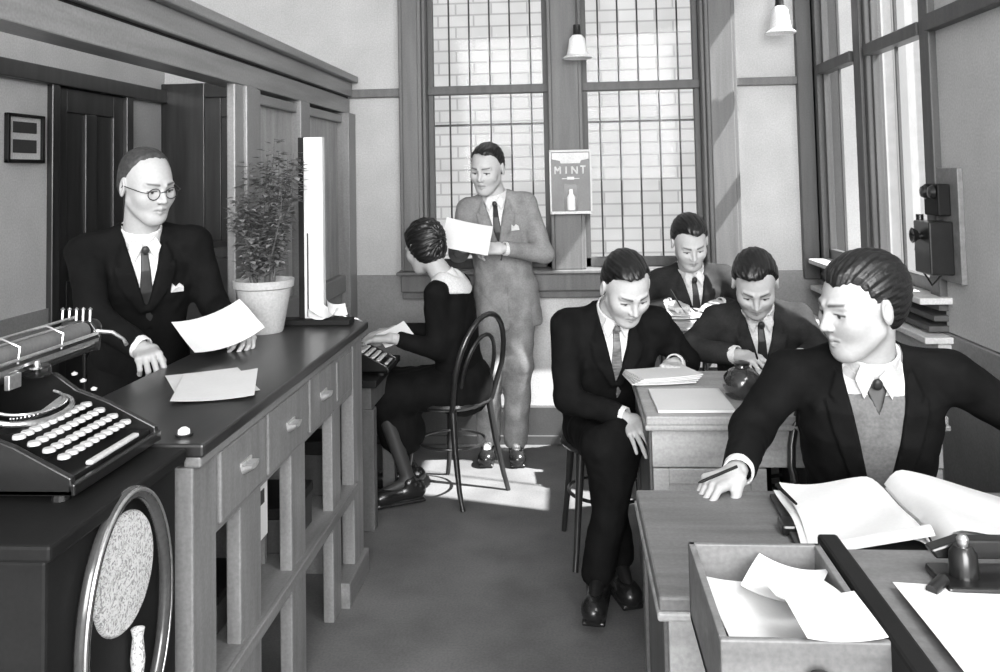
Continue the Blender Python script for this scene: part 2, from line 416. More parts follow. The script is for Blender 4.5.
def hand_parts(w, f, n, right, st):
    """list of capsules / boxes for a hand; w wrist, f towards the knuckles, n back of the hand"""
    f = nrm(f); n = nrm(np.asarray(n, float) - (np.asarray(n, float) @ f) * f); t = np.cross(f, n) * (-1 if right else 1)
    s = st.get('scale', 1.0); w = np.asarray(w, float); R = np.stack([t, f, n], 1)
    caps = []
    lens = [(.043, .026, .021), (.047, .030, .022), (.043, .028, .021), (.034, .021, .018)]
    base = [(.031, .086), (.0105, .090), (-.0105, .087), (-.030, .080)]
    curl = st.get('curl', (.35, .4, .3)); sp = st.get('spread', .06)
    for i in range(4):
        p = w + s * (base[i][0] * t + base[i][1] * f + .001 * n)
        c = st['curls'][i] if 'curls' in st else curl
        caps.append((w + s * (base[i][0] * .45 * t + .02 * f), p, .012 * s, .0115 * s))
        a = 0; side = (1.5 - i) * sp
        for k in range(3):
            a += c[k]; dirr = nrm((math.cos(a) * f - math.sin(a) * n) + t * side)
            e = p + dirr * lens[i][k] * s; r0 = (.0094, .0084, .0076)[k] * (.9 if i == 3 else 1); r1 = (.0086, .0077, .0066)[k] * (.9 if i == 3 else 1)
            caps.append((p, e, r0 * s, r1 * s)); p = e
    th = st.get('thumb', .35)                    # 0 spread .. 1 closed under the fingers
    d1 = nrm(f * (.55 + .2 * th) + t * (.75 - .45 * th) - n * (.25 + .5 * th)); d2 = nrm(f * .85 + t * (.35 - .5 * th) - n * (.25 + .35 * th)); d3 = nrm(f * .95 + t * (.1 - .55 * th) - n * (.2 + .3 * th))
    p = w + s * (.020 * f + .024 * t - .004 * n)
    for dd, l, r0, r1 in ((d1, .046, .0165, .0125), (d2, .034, .0115, .010), (d3, .026, .010, .0075)):
        e = p + dd * l * s; caps.append((p, e, r0 * s, r1 * s)); p = e
    return caps, R, s

def hand_mesh(w, f, n, right, elbow, st, h):
    caps, R, s = hand_parts(w, f, n, right, st); w = np.asarray(w, float)
    fa = w + nrm(np.asarray(elbow) - w) * .07
    def fn(P):
        d = rbox(P, w + R @ V(0, .046, -.001) * s, V(.037, .046, .0135) * s, R, .012 * s)
        d = smin(d, rc(P, w + R @ V(0, .012, 0), fa, .024 * s, .028 * s), .02)
        groups = [caps[i:i + 4] for i in (0, 4, 8, 12)] + [caps[16:]]
        for g in groups:
            e = None
            for a, b, ra, rb in g: x = rc(P, a, b, ra, rb); e = x if e is None else smin(e, x, .003)
            d = smin(d, e, .006 if g is not groups[4] else .010)
        return d
    pts = np.array([c[0] for c in caps] + [c[1] for c in caps] + [fa, w]); return sdf_mesh(fn, pts.min(0) - .04, pts.max(0) + .04, h)

def person(name_label, base, D):
    """D: joints and looks, in world metres."""
    sz = D.get('size', 1.0); base = V(*base); root = empty('person', name_label, 'person', tuple(base), 0, None)
    near = D.get('near', False); hb = D.get('res', .0085); hh = D.get('hres', .003)
    pel = V(*D['pelvis']); neck = V(*D['neck']); up = nrm(neck - pel); TL = np.linalg.norm(neck - pel)
    F = V(math.sin(D['face']), -math.cos(D['face']), 0)        # face=0 looks at -Y (the camera); + turns to +X
    fw = nrm(F - (F @ up) * up); sd = np.cross(fw, up)          # sd = the figure's right
    T = np.stack([sd, fw, up], 1)
    def tw(u, v, w): return pel + T @ V(u, v, w)
    k = TL / .50
    shw = D.get('shoulder', .175) * sz
    sh = {'R': tw(shw, D.get('shfR', 0), TL - .055 * sz), 'L': tw(-shw, D.get('shfL', 0), TL - .055 * sz)}
    if 'shR' in D: sh['R'] = V(*D['shR'])
    if 'shL' in D: sh['L'] = V(*D['shL'])
    H = V(*D['head']); HF = frame(D['look'], (0, 0, 1), D.get('roll', 0)); hs = D.get('hsize', 1.0) * sz
    wr = {}; el = {}; hands = {}
    for S in 'RL':
        h_ = D['hand' + S]; wr[S] = V(*h_['w']); el[S] = V(*h_['el']) if 'el' in h_ else ik(sh[S], wr[S], .285 * sz, .255 * sz, h_.get('pole', (0, 0, -1)))
        hands[S] = h_
    hip = {'R': tw(.09 * sz, 0, -.01), 'L': tw(-.09 * sz, 0, -.01)}; kn = {}; an = {}
    for S in 'RL':
        an[S] = V(*D['ankle' + S]); kn[S] = V(*D['knee' + S]) if 'knee' + S in D else ik(hip[S], an[S], .43 * sz, .42 * sz, D.get('kpole', fw))
    toe = {S: V(*D.get('toe' + S, tuple(an[S] + nrm(V(fw[0], fw[1], 0)) * .16 - V(0, 0, .05)))) for S in 'RL'}
    chin = H + HF @ V(0, -.022, -.06) * hs; nb = neck + up * -.02
    # ---------- body: one skin mesh
    parts = []
    def fhead(P):
        q = ((P - H) @ HF) / hs; d = head_sdf(q, D) * hs
        return smin(d, rc(P, chin, nb, .052 * hs, .060 * hs), .02)
    parts.append(sdf_mesh(fhead, np.minimum(H - .15 * hs, nb - .07), np.maximum(H + .15 * hs, nb + .07), hh))
    for S in 'RL':
        if D.get('nohand' + S): continue
        parts.append(hand_mesh(wr[S], hands[S]['f'], hands[S]['n'], S == 'R', el[S], hands[S], D.get('handres', .0032)))
    def fbody(P):
        q = (P - pel) @ T
        d = ell(P, tw(0, 0, .36 * k), (.13 * sz, .09 * sz, .17 * k), T); d = smin(d, ell(P, tw(0, 0, .05), (.13 * sz, .10 * sz, .16), T), .06)
        d = smin(d, rc(P, nb - up * .08, nb, .06, .052), .03)
        for S in 'RL':
            d = smin(d, rc(P, sh[S], el[S], .045 * sz, .036 * sz), .03); d = smin(d, rc(P, el[S], wr[S], .036 * sz, .024), .02)
            d = smin(d, rc(P, hip[S], kn[S], .068 * sz, .046), .04); d = smin(d, rc(P, kn[S], an[S], .046, .032), .03)
            d = smin(d, rc(P, an[S], toe[S] + V(0, 0, .02), .03, .02), .02)
        return d
    J = np.array([pel, neck] + [x[S] for x in (sh, el, wr, hip, kn, an, toe) for S in 'RL'])
    lo, hi = J.min(0) - .22, J.max(0) + .22
    parts.append(sdf_mesh(fbody, lo, hi, .014))
    nh = len(parts[0][0]); allv = np.concatenate([p[0] for p in parts]); D['skin'] = D.get('skin', .52) * .80; tone = np.full(len(allv), D['skin'])
    tone[:nh] = head_tone(((parts[0][0] - H) @ HF) / hs, D)
    if D.get('dress'):
        low = allv[:, 2] < kn['R'][2]; low[:nh] = False; tone[low] = .035
    elif D.get('sock', .012):
        low = allv[:, 2] < base[2] + .40; low[:nh] = False; tone[low] = D.get('sock', .012)
    np_obj('body', parts, M['skin'], root, base, tone)
    # ---------- hair
    def fhair(P): return hair_sdf(((P - H) @ HF) / hs, D) * hs
    np_obj('hair', [sdf_mesh(fhair, H - .16 * hs, H + .17 * hs, hh)], M[D.get('hairmat', 'hair')], root, base)
    # ---------- garments
    W = np.array([-.24, -.10, 0, .12, .22, .32, .40, .455, .49, .52]) * k
    fat = D.get('fat', 1.0)
    A = np.array([.190, .180, .172, .163, .172, .188, .185, .140, .085, .066]) * sz * fat; Bd = np.array([.130, .128, .122, .112, .118, .126, .118, .095, .072, .062]) * sz * D.get('depth', 1)
    VC = np.array([0, 0, 0, 0, .004, .006, 0, -.008, -.008, -.006]) * sz
    def torso(q, off, wl, wh):
        a = np.interp(q[:, 2], W, A) + off; b = np.interp(q[:, 2], W, Bd) + off; v = q[:, 1] - np.interp(q[:, 2], W, VC)
        e = 2.3; r = (np.abs(q[:, 0] / a) ** e + np.abs(v / b) ** e) ** (1 / e)
        d = (r - 1) * np.minimum(a, b) * .9
        return smax(smax(d, q[:, 2] - wh * k, .02), wl * k - q[:, 2], .02)
    wl = D.get('skirt', -.06)
    vb = D.get('vbot', .25); vt = .47; vw = D.get('vwid', .055)
    sleeve_end = {S: wr[S] + nrm(el[S] - wr[S]) * D.get('cuffback', .030) for S in 'RL'}
    def arms(P, r, cut=True):
        d = None
        for S in 'RL':
            ax = nrm(wr[S] - el[S]); e = smax(rc(P, el[S], sleeve_end[S], .052 * r * sz, .041 * r * sz), (P - sleeve_end[S]) @ ax - .004, .006)
            e = smin(rc(P, sh[S], el[S], .062 * r * sz, .052 * r * sz), e, .025)
            d = e if d is None else np.minimum(d, e)
        return d
    def core(P, off, wl, wh):
        q = (P - pel) @ T; d = torso(q, off, wl, wh)
        for S in 'RL':
            cs = -1 if S == 'L' else 1
            d = smin(d, rc(P, tw(cs * .07 * sz, -.005, TL - .005), sh[S] + up * .004, .040 * sz + off, .050 * sz + off), .05)
        return d, q
    wr_amp = D.get('wrinkle', .0032)
    def crease(P): return wob(P, .13, D.get('seed', 1)) * wr_amp + wob(P, .055, D.get('seed', 1) + 9) * wr_amp * .45
    seated = D.get('seated', True)
    def fjacket(P):
        d, q = core(P, 0, wl, .485)
        if not seated: pass
        d = smin(d, arms(P, 1.0), .035); d = d + crease(P)
        u, v, w = np.abs(q[:, 0]), q[:, 1], q[:, 2]
        wv = np.interp(w, [vb * k, vt * k, .60 * k], [-.002, vw * sz, .075 * sz])
        vcut = smax(np.where(w > vb * k, u - wv, np.maximum(u, vb * k - w)), -(v + .01), .004)
        pl = [(.000, vb), (vw, .475), (vw + .018, .49), (vw + .040, .435), (vw + .026, .415), (vw + .052, .425), (vw + .040, .36), (.016, vb - .015)]
        lap = poly2(u, w, [(a * sz, b * k) for a, b in pl])
        dt, _ = core(P, 0, wl, .485); dt = dt + crease(P)
        lap = smax(smax(lap, dt - .009, .002), -(v - .02), .004)
        coll = rc(q, V(vw * sz, .03, .475 * k), V(.062 * sz, -.035, .515 * k), .013, .016); coll = np.minimum(coll, rc(q, V(-vw * sz, .03, .475 * k), V(-.062 * sz, -.035, .515 * k), .013, .016))
        coll = smin(coll, rc(q, V(.062 * sz, -.035, .515 * k), V(0, -.068, .512 * k), .016, .018), .01); coll = smin(coll, rc(q, V(-.062 * sz, -.035, .515 * k), V(0, -.068, .512 * k), .016, .018), .01)
        d = smin(smin(d, lap, .002), coll, .012) if not D.get('bigcollar') else d
        # front edge below the button
        d = smax(d, -vcut, .003)
        gr = np.maximum(np.maximum(np.abs(q[:, 0] + .012) - .0025, -v), np.maximum(w - vb * k, -(dt + .008)))
        d = np.maximum(d, -gr)
        return d
    jm = M[D.get('jacket', 'suit_dark')]
    np_obj(D.get('outer', 'jacket'), [sdf_mesh(fjacket, *bounds([pel, neck, tw(0, 0, wl * k)] + [x[S] for x in (sh, el, wr) for S in 'RL'], .20), hb)], jm, root, base)
    # shirt with collar and cuffs
    nd = nrm(chin - nb)
    def fshirt(P):
        d, q = core(P, -.010, .02, .470)
        r = P - nb; a = r @ nd; rad = np.linalg.norm(r - a[:, None] * nd, axis=1)
        ring = smax(np.abs(rad - .064 * hs) - .004, np.maximum(a - .052, -.03 - a), .004)
        d = smin(d, ring, .010)
        if D.get('bigcollar'):
            c2, _ = core(P, .010, .02, .50); d = smin(d, smax(c2, .415 * k - q[:, 2] + .02 * np.abs(q[:, 0]) / .1, .004), .004)
        for s in ((-1, 1) if not D.get('bigcollar') else ()):
            wing = poly2(q[:, 0] * s, q[:, 2], [(.004, .484 * k), (.04, .512 * k), (.056, .480 * k), (.036, .430 * k)])
            vv = np.interp(q[:, 2], W, Bd) + np.interp(q[:, 2], W, VC)
            wing = smax(smax(wing, np.abs(q[:, 1] - (.080 * sz + (.50 * k - q[:, 2]) * .30)) - .004, .003), -q[:, 1], .002)
            d = np.minimum(d, wing)
        return d
    sp = [sdf_mesh(fshirt, *bounds([pel, neck, sh['R'], sh['L'], chin], .14), hb * .6 if near else .006)]
    for S in 'RL':
        if D.get('nohand' + S): continue
        def fc(P, S=S): return np.maximum(np.abs(rc(P, wr[S] + nrm(el[S] - wr[S]) * .08, wr[S] + nrm(el[S] - wr[S]) * .006, .036 * sz, .034 * sz)) - .003, (P - wr[S]) @ nrm(wr[S] - el[S]) + .008)
        if D.get('cuffs', True): sp.append(sdf_mesh(fc, *bounds([wr[S], wr[S] + nrm(el[S] - wr[S]) * .08], .05), .004))
    if D.get('collar', True): np_obj('shirt', sp, M['shirt'], root, base)
    if D.get('tie'):
        def ftie(P):
            d, q = core(P, -.010, .02, .470); u, w = q[:, 0], q[:, 2]
            b = poly2(u, w, [(-.012, .46 * k), (.012, .46 * k), (.030, D.get('tieend', .22) * k), (0, (D.get('tieend', .22) - .07) * k), (-.030, D.get('tieend', .22) * k)])
            t = smax(smax(b, d - .006, .004), -q[:, 1], .003)
            return smin(t, ell(q, (0, .096 * sz, .470 * k), (.014, .010, .017)), .006)
        np_obj('tie', [sdf_mesh(ftie, *bounds([tw(0, .05, .1), tw(0, .05, .5 * k)], .10), .004)], M[D['tie']], root, base)
    if D.get('vest'):
        def fvest(P):
            d, q = core(P, -.004, .0, .44); u, w = np.abs(q[:, 0]), q[:, 2]
            wv = np.interp(w, [.27 * k, .47 * k], [0, .050 * sz]); c = smax(np.where(w > .27 * k, u - wv, np.maximum(u, .27 * k - w)), -q[:, 1], .004)
            if D['vest'] == 'pullover': wv = np.interp(w, [.41 * k, .47 * k], [0, .045 * sz]); c = smax(np.where(w > .41 * k, u - wv, np.maximum(u, .41 * k - w)), -q[:, 1], .004)
            return smax(d + crease(P) * .5, -c, .004)
        np_obj('pullover' if D['vest'] == 'pullover' else 'waistcoat', [sdf_mesh(fvest, *bounds([pel, neck, sh['R'], sh['L']], .12), .006)], M['pullover'] if D['vest'] == 'pullover' else jm, root, base)
    # trousers or skirt
    lr = D.get('leg', 1.0)
    def ftrous(P):
        d = ell(P, tw(0, -.01, -.01), (.165 * sz, .125 * sz, .15), T)
        for S in 'RL':
            e = rc(P, hip[S], kn[S], .090 * sz, .070 * sz * lr); e = smin(e, rc(P, kn[S], an[S] + V(0, 0, .015), .070 * sz * lr, .058 * sz * lr), .03)
            d = smin(d, e, .03)
            ax = nrm(an[S] - kn[S]); d = smax(d, np.where(np.linalg.norm(P - an[S], axis=1) < .16, (P - an[S]) @ ax - .022, -1), .004)
        return d + crease(P) * 1.2
    def fskirt(P):
        d = ell(P, tw(0, -.01, -.01), (.185 * sz, .15 * sz, .15), T)
        mk = (kn['R'] + kn['L']) / 2; low = (an['R'] + an['L']) / 2 + V(0, 0, .14)
        for S in 'RL':
            d = smin(d, rc(P, hip[S], kn[S], .105 * sz, .085 * sz), .06)
            d = smin(d, rc(P, kn[S] * .6 + mk * .4, kn[S] * .25 + low * .75, .085, .095), .09)
        d = smin(d, rc(P, (hip['R'] + hip['L']) / 2, mk, .09, .08), .06)
        d = smax(d, (an['R'][2] + .07) - P[:, 2], .01)
        return d + wob(P * V(1, 1, .25), .07, 3) * .005
    fm = D.get('lower', D.get('jacket', 'suit_dark'))
    nm = 'skirt' if D.get('dress') else 'trousers'
    np_obj(nm, [sdf_mesh(fskirt if D.get('dress') else ftrous, *bounds([pel] + [x[S] for x in (hip, kn, an) for S in 'RL'], .20), hb)], M[fm], root, base)
    for S in 'RL':
        a = an[S]; t = toe[S]; dr = nrm(t - a + V(0, 0, .03)); flat = nrm(t - V(a[0], a[1], t[2])) if np.linalg.norm((t - a)[:2]) > .05 else dr
        def fshoe(P, a=a, t=t, flat=flat):
            R = frame(flat); heel = V(a[0], a[1], t[2]) - flat * .045
            if D.get('shoedir') is not None: pass
            d = rc(P, a + V(0, 0, -.005), a + V(0, 0, -.03), .042, .040)
            d = smin(d, rc(P, heel + V(0, 0, .012), t, .038, .036), .02); d = smin(d, ell(P, t - flat * .02 + V(0, 0, .002), (.044, .06, .036), R), .02)
            sole = rbox(P, (heel + t) / 2 + V(0, 0, -.030), (.040, np.linalg.norm(t - heel) / 2 + .028, .008), R, .006)
            d = smax(d, -((P - t) @ R[:, 2]) - .028, .004)
            return smin(d, sole, .004)
        np_obj('shoe', [sdf_mesh(fshoe, *bounds([a, t], .13), .0045)], M[D.get('shoe', 'shoe')], root, base)
    return root, T, tw, H, HF, hs

def bounds(pts, m):
    p = np.array(pts); return p.min(0) - m, p.max(0) + m
# ---------------------------------------------------------------- the room
XR, XL, YB, ZC = 1.45, -2.45, 5.15, 3.45
def room():
    struct('floor', MB().span((-2.7, -1.6, -.1), (1.7, 5.45, 0)), M['floor'])
    struct('ceiling', MB().span((-2.7, -1.6, ZC), (1.7, 5.45, ZC + .1)), M['ceiling'])
    b = MB().span((XL, YB, .976), (-.95, YB + .25, ZC)).span((.95, YB, .976), (XR + .2, YB + .25, ZC))
    b.span((-.95, YB + .02, 3.25), (.95, YB + .25, ZC))
    struct('wall_back', b, M['plaster'])
    struct('trim_1', MB().span((XL, YB - .012, .21), (-.52, YB + .24, .976)).span((.9, YB - .012, .21), (XR + .1, YB + .24, .976)), M['dado'], .003)
    struct('trim_2', MB().span((-.52, YB - .01, .21), (.9, YB + .24, .885)), M['apron'], .003)  # wall below the windows coloured paler in place of sunlight on it
    struct('baseboard_back', MB().span((XL, YB - .035, 0), (XR, YB + .2, .21)).span((XL, YB - .05, 0), (XR, YB, .05)), M['skirting'], .004)
    struct('trim_3', MB().span((-1.29, YB - .04, 2.035), (-.97, YB + .01, 2.085)).span((.97, YB - .04, 2.045), (1.36, YB + .01, 2.09)), M['frame'], .004)
    struct('trim_4', MB().span((-.98, YB - .10, .885), (.985, YB + .1, .985)).span((-1.0, YB - .14, .985), (1.0, YB + .1, 1.005)).span((-.98, YB - .06, .84), (.985, YB + .01, .885)), M['frame'], .005)
    # window posts
    c = MB()
    for a, z in ((-.98, -.845), (-.10, .10), (.81, .985)):
        c.span((a, YB - .09, 1.005), (z, YB + .2, 3.3)); c.span((a + .02, YB - .10, 1.005), (z - .02, YB, 3.3))
    c.span((-.845, YB - .06, 1.005), (-.825, YB + .1, 3.3)).span((.79, YB - .06, 1.005), (.81, YB + .1, 3.3))
    struct('trim_5', c, M['frame'], .006)
    for i, (x0, x1) in enumerate(((-.825, -.10), (.10, .79))):
        w = empty_struct('window_%d' % (i + 1))
        f = MB(); s = .032
        f.span((x0, YB + .04, 1.005), (x0 + s, YB + .09, 3.25)).span((x1 - s, YB + .04, 1.005), (x1, YB + .09, 3.25))
        f.span((x0, YB + .04, 1.005), (x1, YB + .09, 1.06)).span((x0, YB + .02, 2.045), (x1, YB + .10, 2.095)).span((x0, YB + .04, 3.2), (x1, YB + .09, 3.25))
        f.build('window_frame', M['frame_dark'], w, .003)
        MB().span((x0 + .02, YB + .06, 1.03), (x1 - .02, YB + .066, 3.22)).build('window_pane', M['glass'], w)
        g = empty('window_guard', ('iron security bars outside the left back window' if i == 0 else 'iron security bars outside the right back window'), 'window bars', ((x0 + x1) / 2, YB + .18, 1.0))
        n = 5; xs = [x0 + (x1 - x0) * (k + .9) / (n + .75) for k in range(n)]
        for x in xs: MB().tube([(x - (x0 + x1) / 2, 0, 0), (x - (x0 + x1) / 2, 0, 2.25)], .006, 6).build('bar', M['iron_bar'], g, smooth=True)
        for z in (.86, 1.95): MB().span((x0 - (x0 + x1) / 2, -.006, z), (x1 - (x0 + x1) / 2, .006, z + .014)).build('crossbar', M['iron_bar'], g)
    # right wall : two windows far, solid near
    b = MB().span((XR, -1.5, .92), (XR + .12, 3.52, ZC)).span((XR, 3.52, 3.3), (XR + .12, YB + .2, ZC)).span((XR, 5.05, .92), (XR + .25, YB + .2, ZC))
    struct('wall_right', b, M['plaster'])
    struct('trim_6', MB().span((XR - .012, -1.5, .21), (XR + .24, 5.12, .915)), M['dado'], .003)
    struct('baseboard_right', MB().span((XR - .035, -1.5, 0), (XR + .2, 5.12, .21)), M['skirting'], .004)
    struct('trim_7', MB().span((XR - .045, -1.5, 2.085), (XR + .02, 3.5, 2.15)), M['frame_dark'], .004)
    c = MB()
    c.span((XR - .03, 5.02, .93), (XR + .1, YB, 3.3)).span((1.335, YB - .05, .93), (XR, YB + .02, 3.3)).span((XR - .03, 5.06, .93), (XR + .02, 5.12, 3.3))
    c.span((XR - .02, 4.24, 1.05), (XR + .06, 4.42, 3.3)).span((XR - .035, 4.28, 1.05), (XR, 4.36, 3.3))
    c.span((XR - .03, 3.50, 1.05), (XR + .1, 3.59, 3.3))
    struct('trim_8', c, M['frame_dark'], .006)
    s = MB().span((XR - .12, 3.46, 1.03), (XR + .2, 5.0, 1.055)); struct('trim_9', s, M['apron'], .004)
    s = MB()
    for z in (.92, .96, 1.0): s.span((XR - .035 - (1.0 - z) * .5, 3.50, z), (XR + .1, 5.0, z + .022))
    struct('trim_10', s, M['frame_dark'], .003)
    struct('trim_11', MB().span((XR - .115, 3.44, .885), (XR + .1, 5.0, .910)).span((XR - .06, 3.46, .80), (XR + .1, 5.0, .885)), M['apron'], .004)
    for i, (y0, y1) in enumerate(((3.60, 4.22), (4.44, 5.0))):
        w = empty_struct('window_%d' % (i + 3)); f = MB(); s = .028; X0, X1 = XR - .005, XR + .03
        for a in (y0, y1 - s): f.span((X0, a, 1.05), (X1, a + s, 3.3))
        f.span((X0, y0, 1.05), (X1, y1, 1.11)).span((X0 - .03, y0, 2.085), (X1, y1, 2.14)).span((X0, y0, 3.25), (X1, y1, 3.3))
        ym = y0 + (y1 - y0) * .55; f.span((X0 + .01, ym - .006, 1.05), (X1 - .01, ym + .006, 3.3))
        f.build('window_frame', M['frame_dark'], w, .003)
        MB().span((XR + .010, y0 + .02, 1.06), (XR + .014, y1 - .02, 3.28)).build('window_pane', M['glass'], w)
    # left wall and the dark doorway side
    b = MB().span((XL - .2, -1.5, .976), (XL, 3.96, 2.05)).span((XL - .2, -1.5, 2.05), (XL, YB + .2, ZC)).span((XL - .2, 4.68, 0), (XL, YB + .2, 2.05))
    struct('wall_left', b, M['plaster'])
    struct('trim_12', MB().span((XL - .1, -1.5, 0), (XL + .012, 3.96, .976)), M['dado'])
    struct('trim_13', MB().span((XL - .02, -1.5, 2.03), (XL + .04, YB, 2.11)).span((XL - .02, 3.94, 0), (XL + .03, 4.00, 2.05)).span((XL - .02, 4.64, 0), (XL + .03, 4.71, 2.05)), M['dark_wood'], .005)
    d = empty_struct('door_1')
    def panel_door(parent, fn, w, h):
        MB().prism([(0, 0), (w, 0), (w, h), (0, h)], .02, fn).build('door_leaf', M['dark_wood'], parent)
        p = MB()
        for u0, v0, u1, v1 in ((0, 0, .10, h), (w - .10, 0, w, h), (.1, h - .12, w - .1, h), (.1, .95, w - .1, 1.08), (.1, 0, w - .1, .2), (w / 2 - .05, .2, w / 2 + .05, .95), (w / 2 - .05, 1.08, w / 2 + .05, h - .12)):
            p.prism([(u0, v0), (u1, v0), (u1, v1), (u0, v1)], .034, fn)
        p.build('door_rail', M['dark_wood'], parent, .004)
        q = fn(w - .06, 1.0, .07); MB().lathe([(.0, -.03), (.022, -.022), (.03, 0), (.022, .022), (0, .03)], q, 14).build('door_handle', M['brass'], parent, smooth=True)
    panel_door(d, lambda u, v, w: (XL - .03 + w, 4.0 + u, v), .64, 2.03)
    d = empty_struct('door_2')
    panel_door(d, lambda u, v, w: (-2.18 + u, YB - .01 - w, v), .76, 2.06)
    struct('trim_14', MB().span((XL, YB - .05, 0), (-2.18, YB, 2.15)).span((-1.42, YB - .05, 0), (-1.35, YB, 2.15)).span((-2.18, YB - .05, 2.06), (-1.40, YB, 2.15)), M['dark_wood'], .005)
    # glazed screen and its long beam along the counter
    s = MB().span((-1.40, -1.2, 1.94), (-1.29, 5.12, 2.03)); struct('trim_15', s, M['screen_y'], .004)
    s = MB().span((-1.40, -1.2, 2.042), (-1.275, 5.13, 2.125)).span((-1.42, -1.2, 2.125), (-1.24, 5.14, 2.165)); struct('trim_16', s, M['screen_y'], .006)
    struct('shadow_gap_strip', MB().span((-1.39, -1.2, 2.028), (-1.30, 5.12, 2.044)), M['black_wood'])  # black strip stands in for the shadow gap under the cornice
    s = MB().span((-1.325, 3.31, 0), (-1.29, 3.60, 1.94)).span((-1.34, 3.40, 1.0), (-1.275, 3.52, 1.94))
    s.span((-1.38, 4.13, 0), (-1.28, 4.28, 1.94)).span((-1.40, 4.98, 0), (-1.26, 5.14, 1.94)).span((-1.38, 3.6, 1.88), (-1.30, 5.0, 1.925)).span((-1.38, 3.6, .9), (-1.29, 5.0, 1.0))
    struct('trim_18', s, M['screen'], .006)
    struct('trim_19', MB().span((-1.345, 3.6, 1.0), (-1.33, 4.13, 1.9)).span((-1.345, 4.28, 1.0), (-1.33, 5.0, 1.9)), M['screen_panel'])
    struct('trim_20', MB().span((-1.36, 3.6, 0), (-1.31, 5.0, .9)), M['dado'])
    # pale brick neighbour seen through the barred windows, and a wall beyond the side windows, its tall block added to shade the brick
    o = MB().span((-3.4, 7.2, -1), (2.2, 7.4, 5.2)).build('brick_wall', M['brick']); tag(o, 'pale brick wall of the neighbouring building outside the back windows', 'wall')
    o = MB().span((5.6, .5, -1), (5.9, 3.7, 6.0)).span((5.6, 3.7, -1), (9.5, 34, 16)).build('rendered_shading_wall', M['white_render']); tag(o, 'pale rendered wall outside the right hand windows, its tall part added to shade the brick', 'wall')
    for k in range(22): MB().span((5.45, 1.5 + k * 1.25, -1), (5.6, 1.8 + k * 1.25, 5.9)).build('pilaster', M['apron'], o, .01)

def empty_struct(name):
    o = bpy.data.objects.new(name, None); COL.objects.link(o); o['kind'] = 'structure'; return o

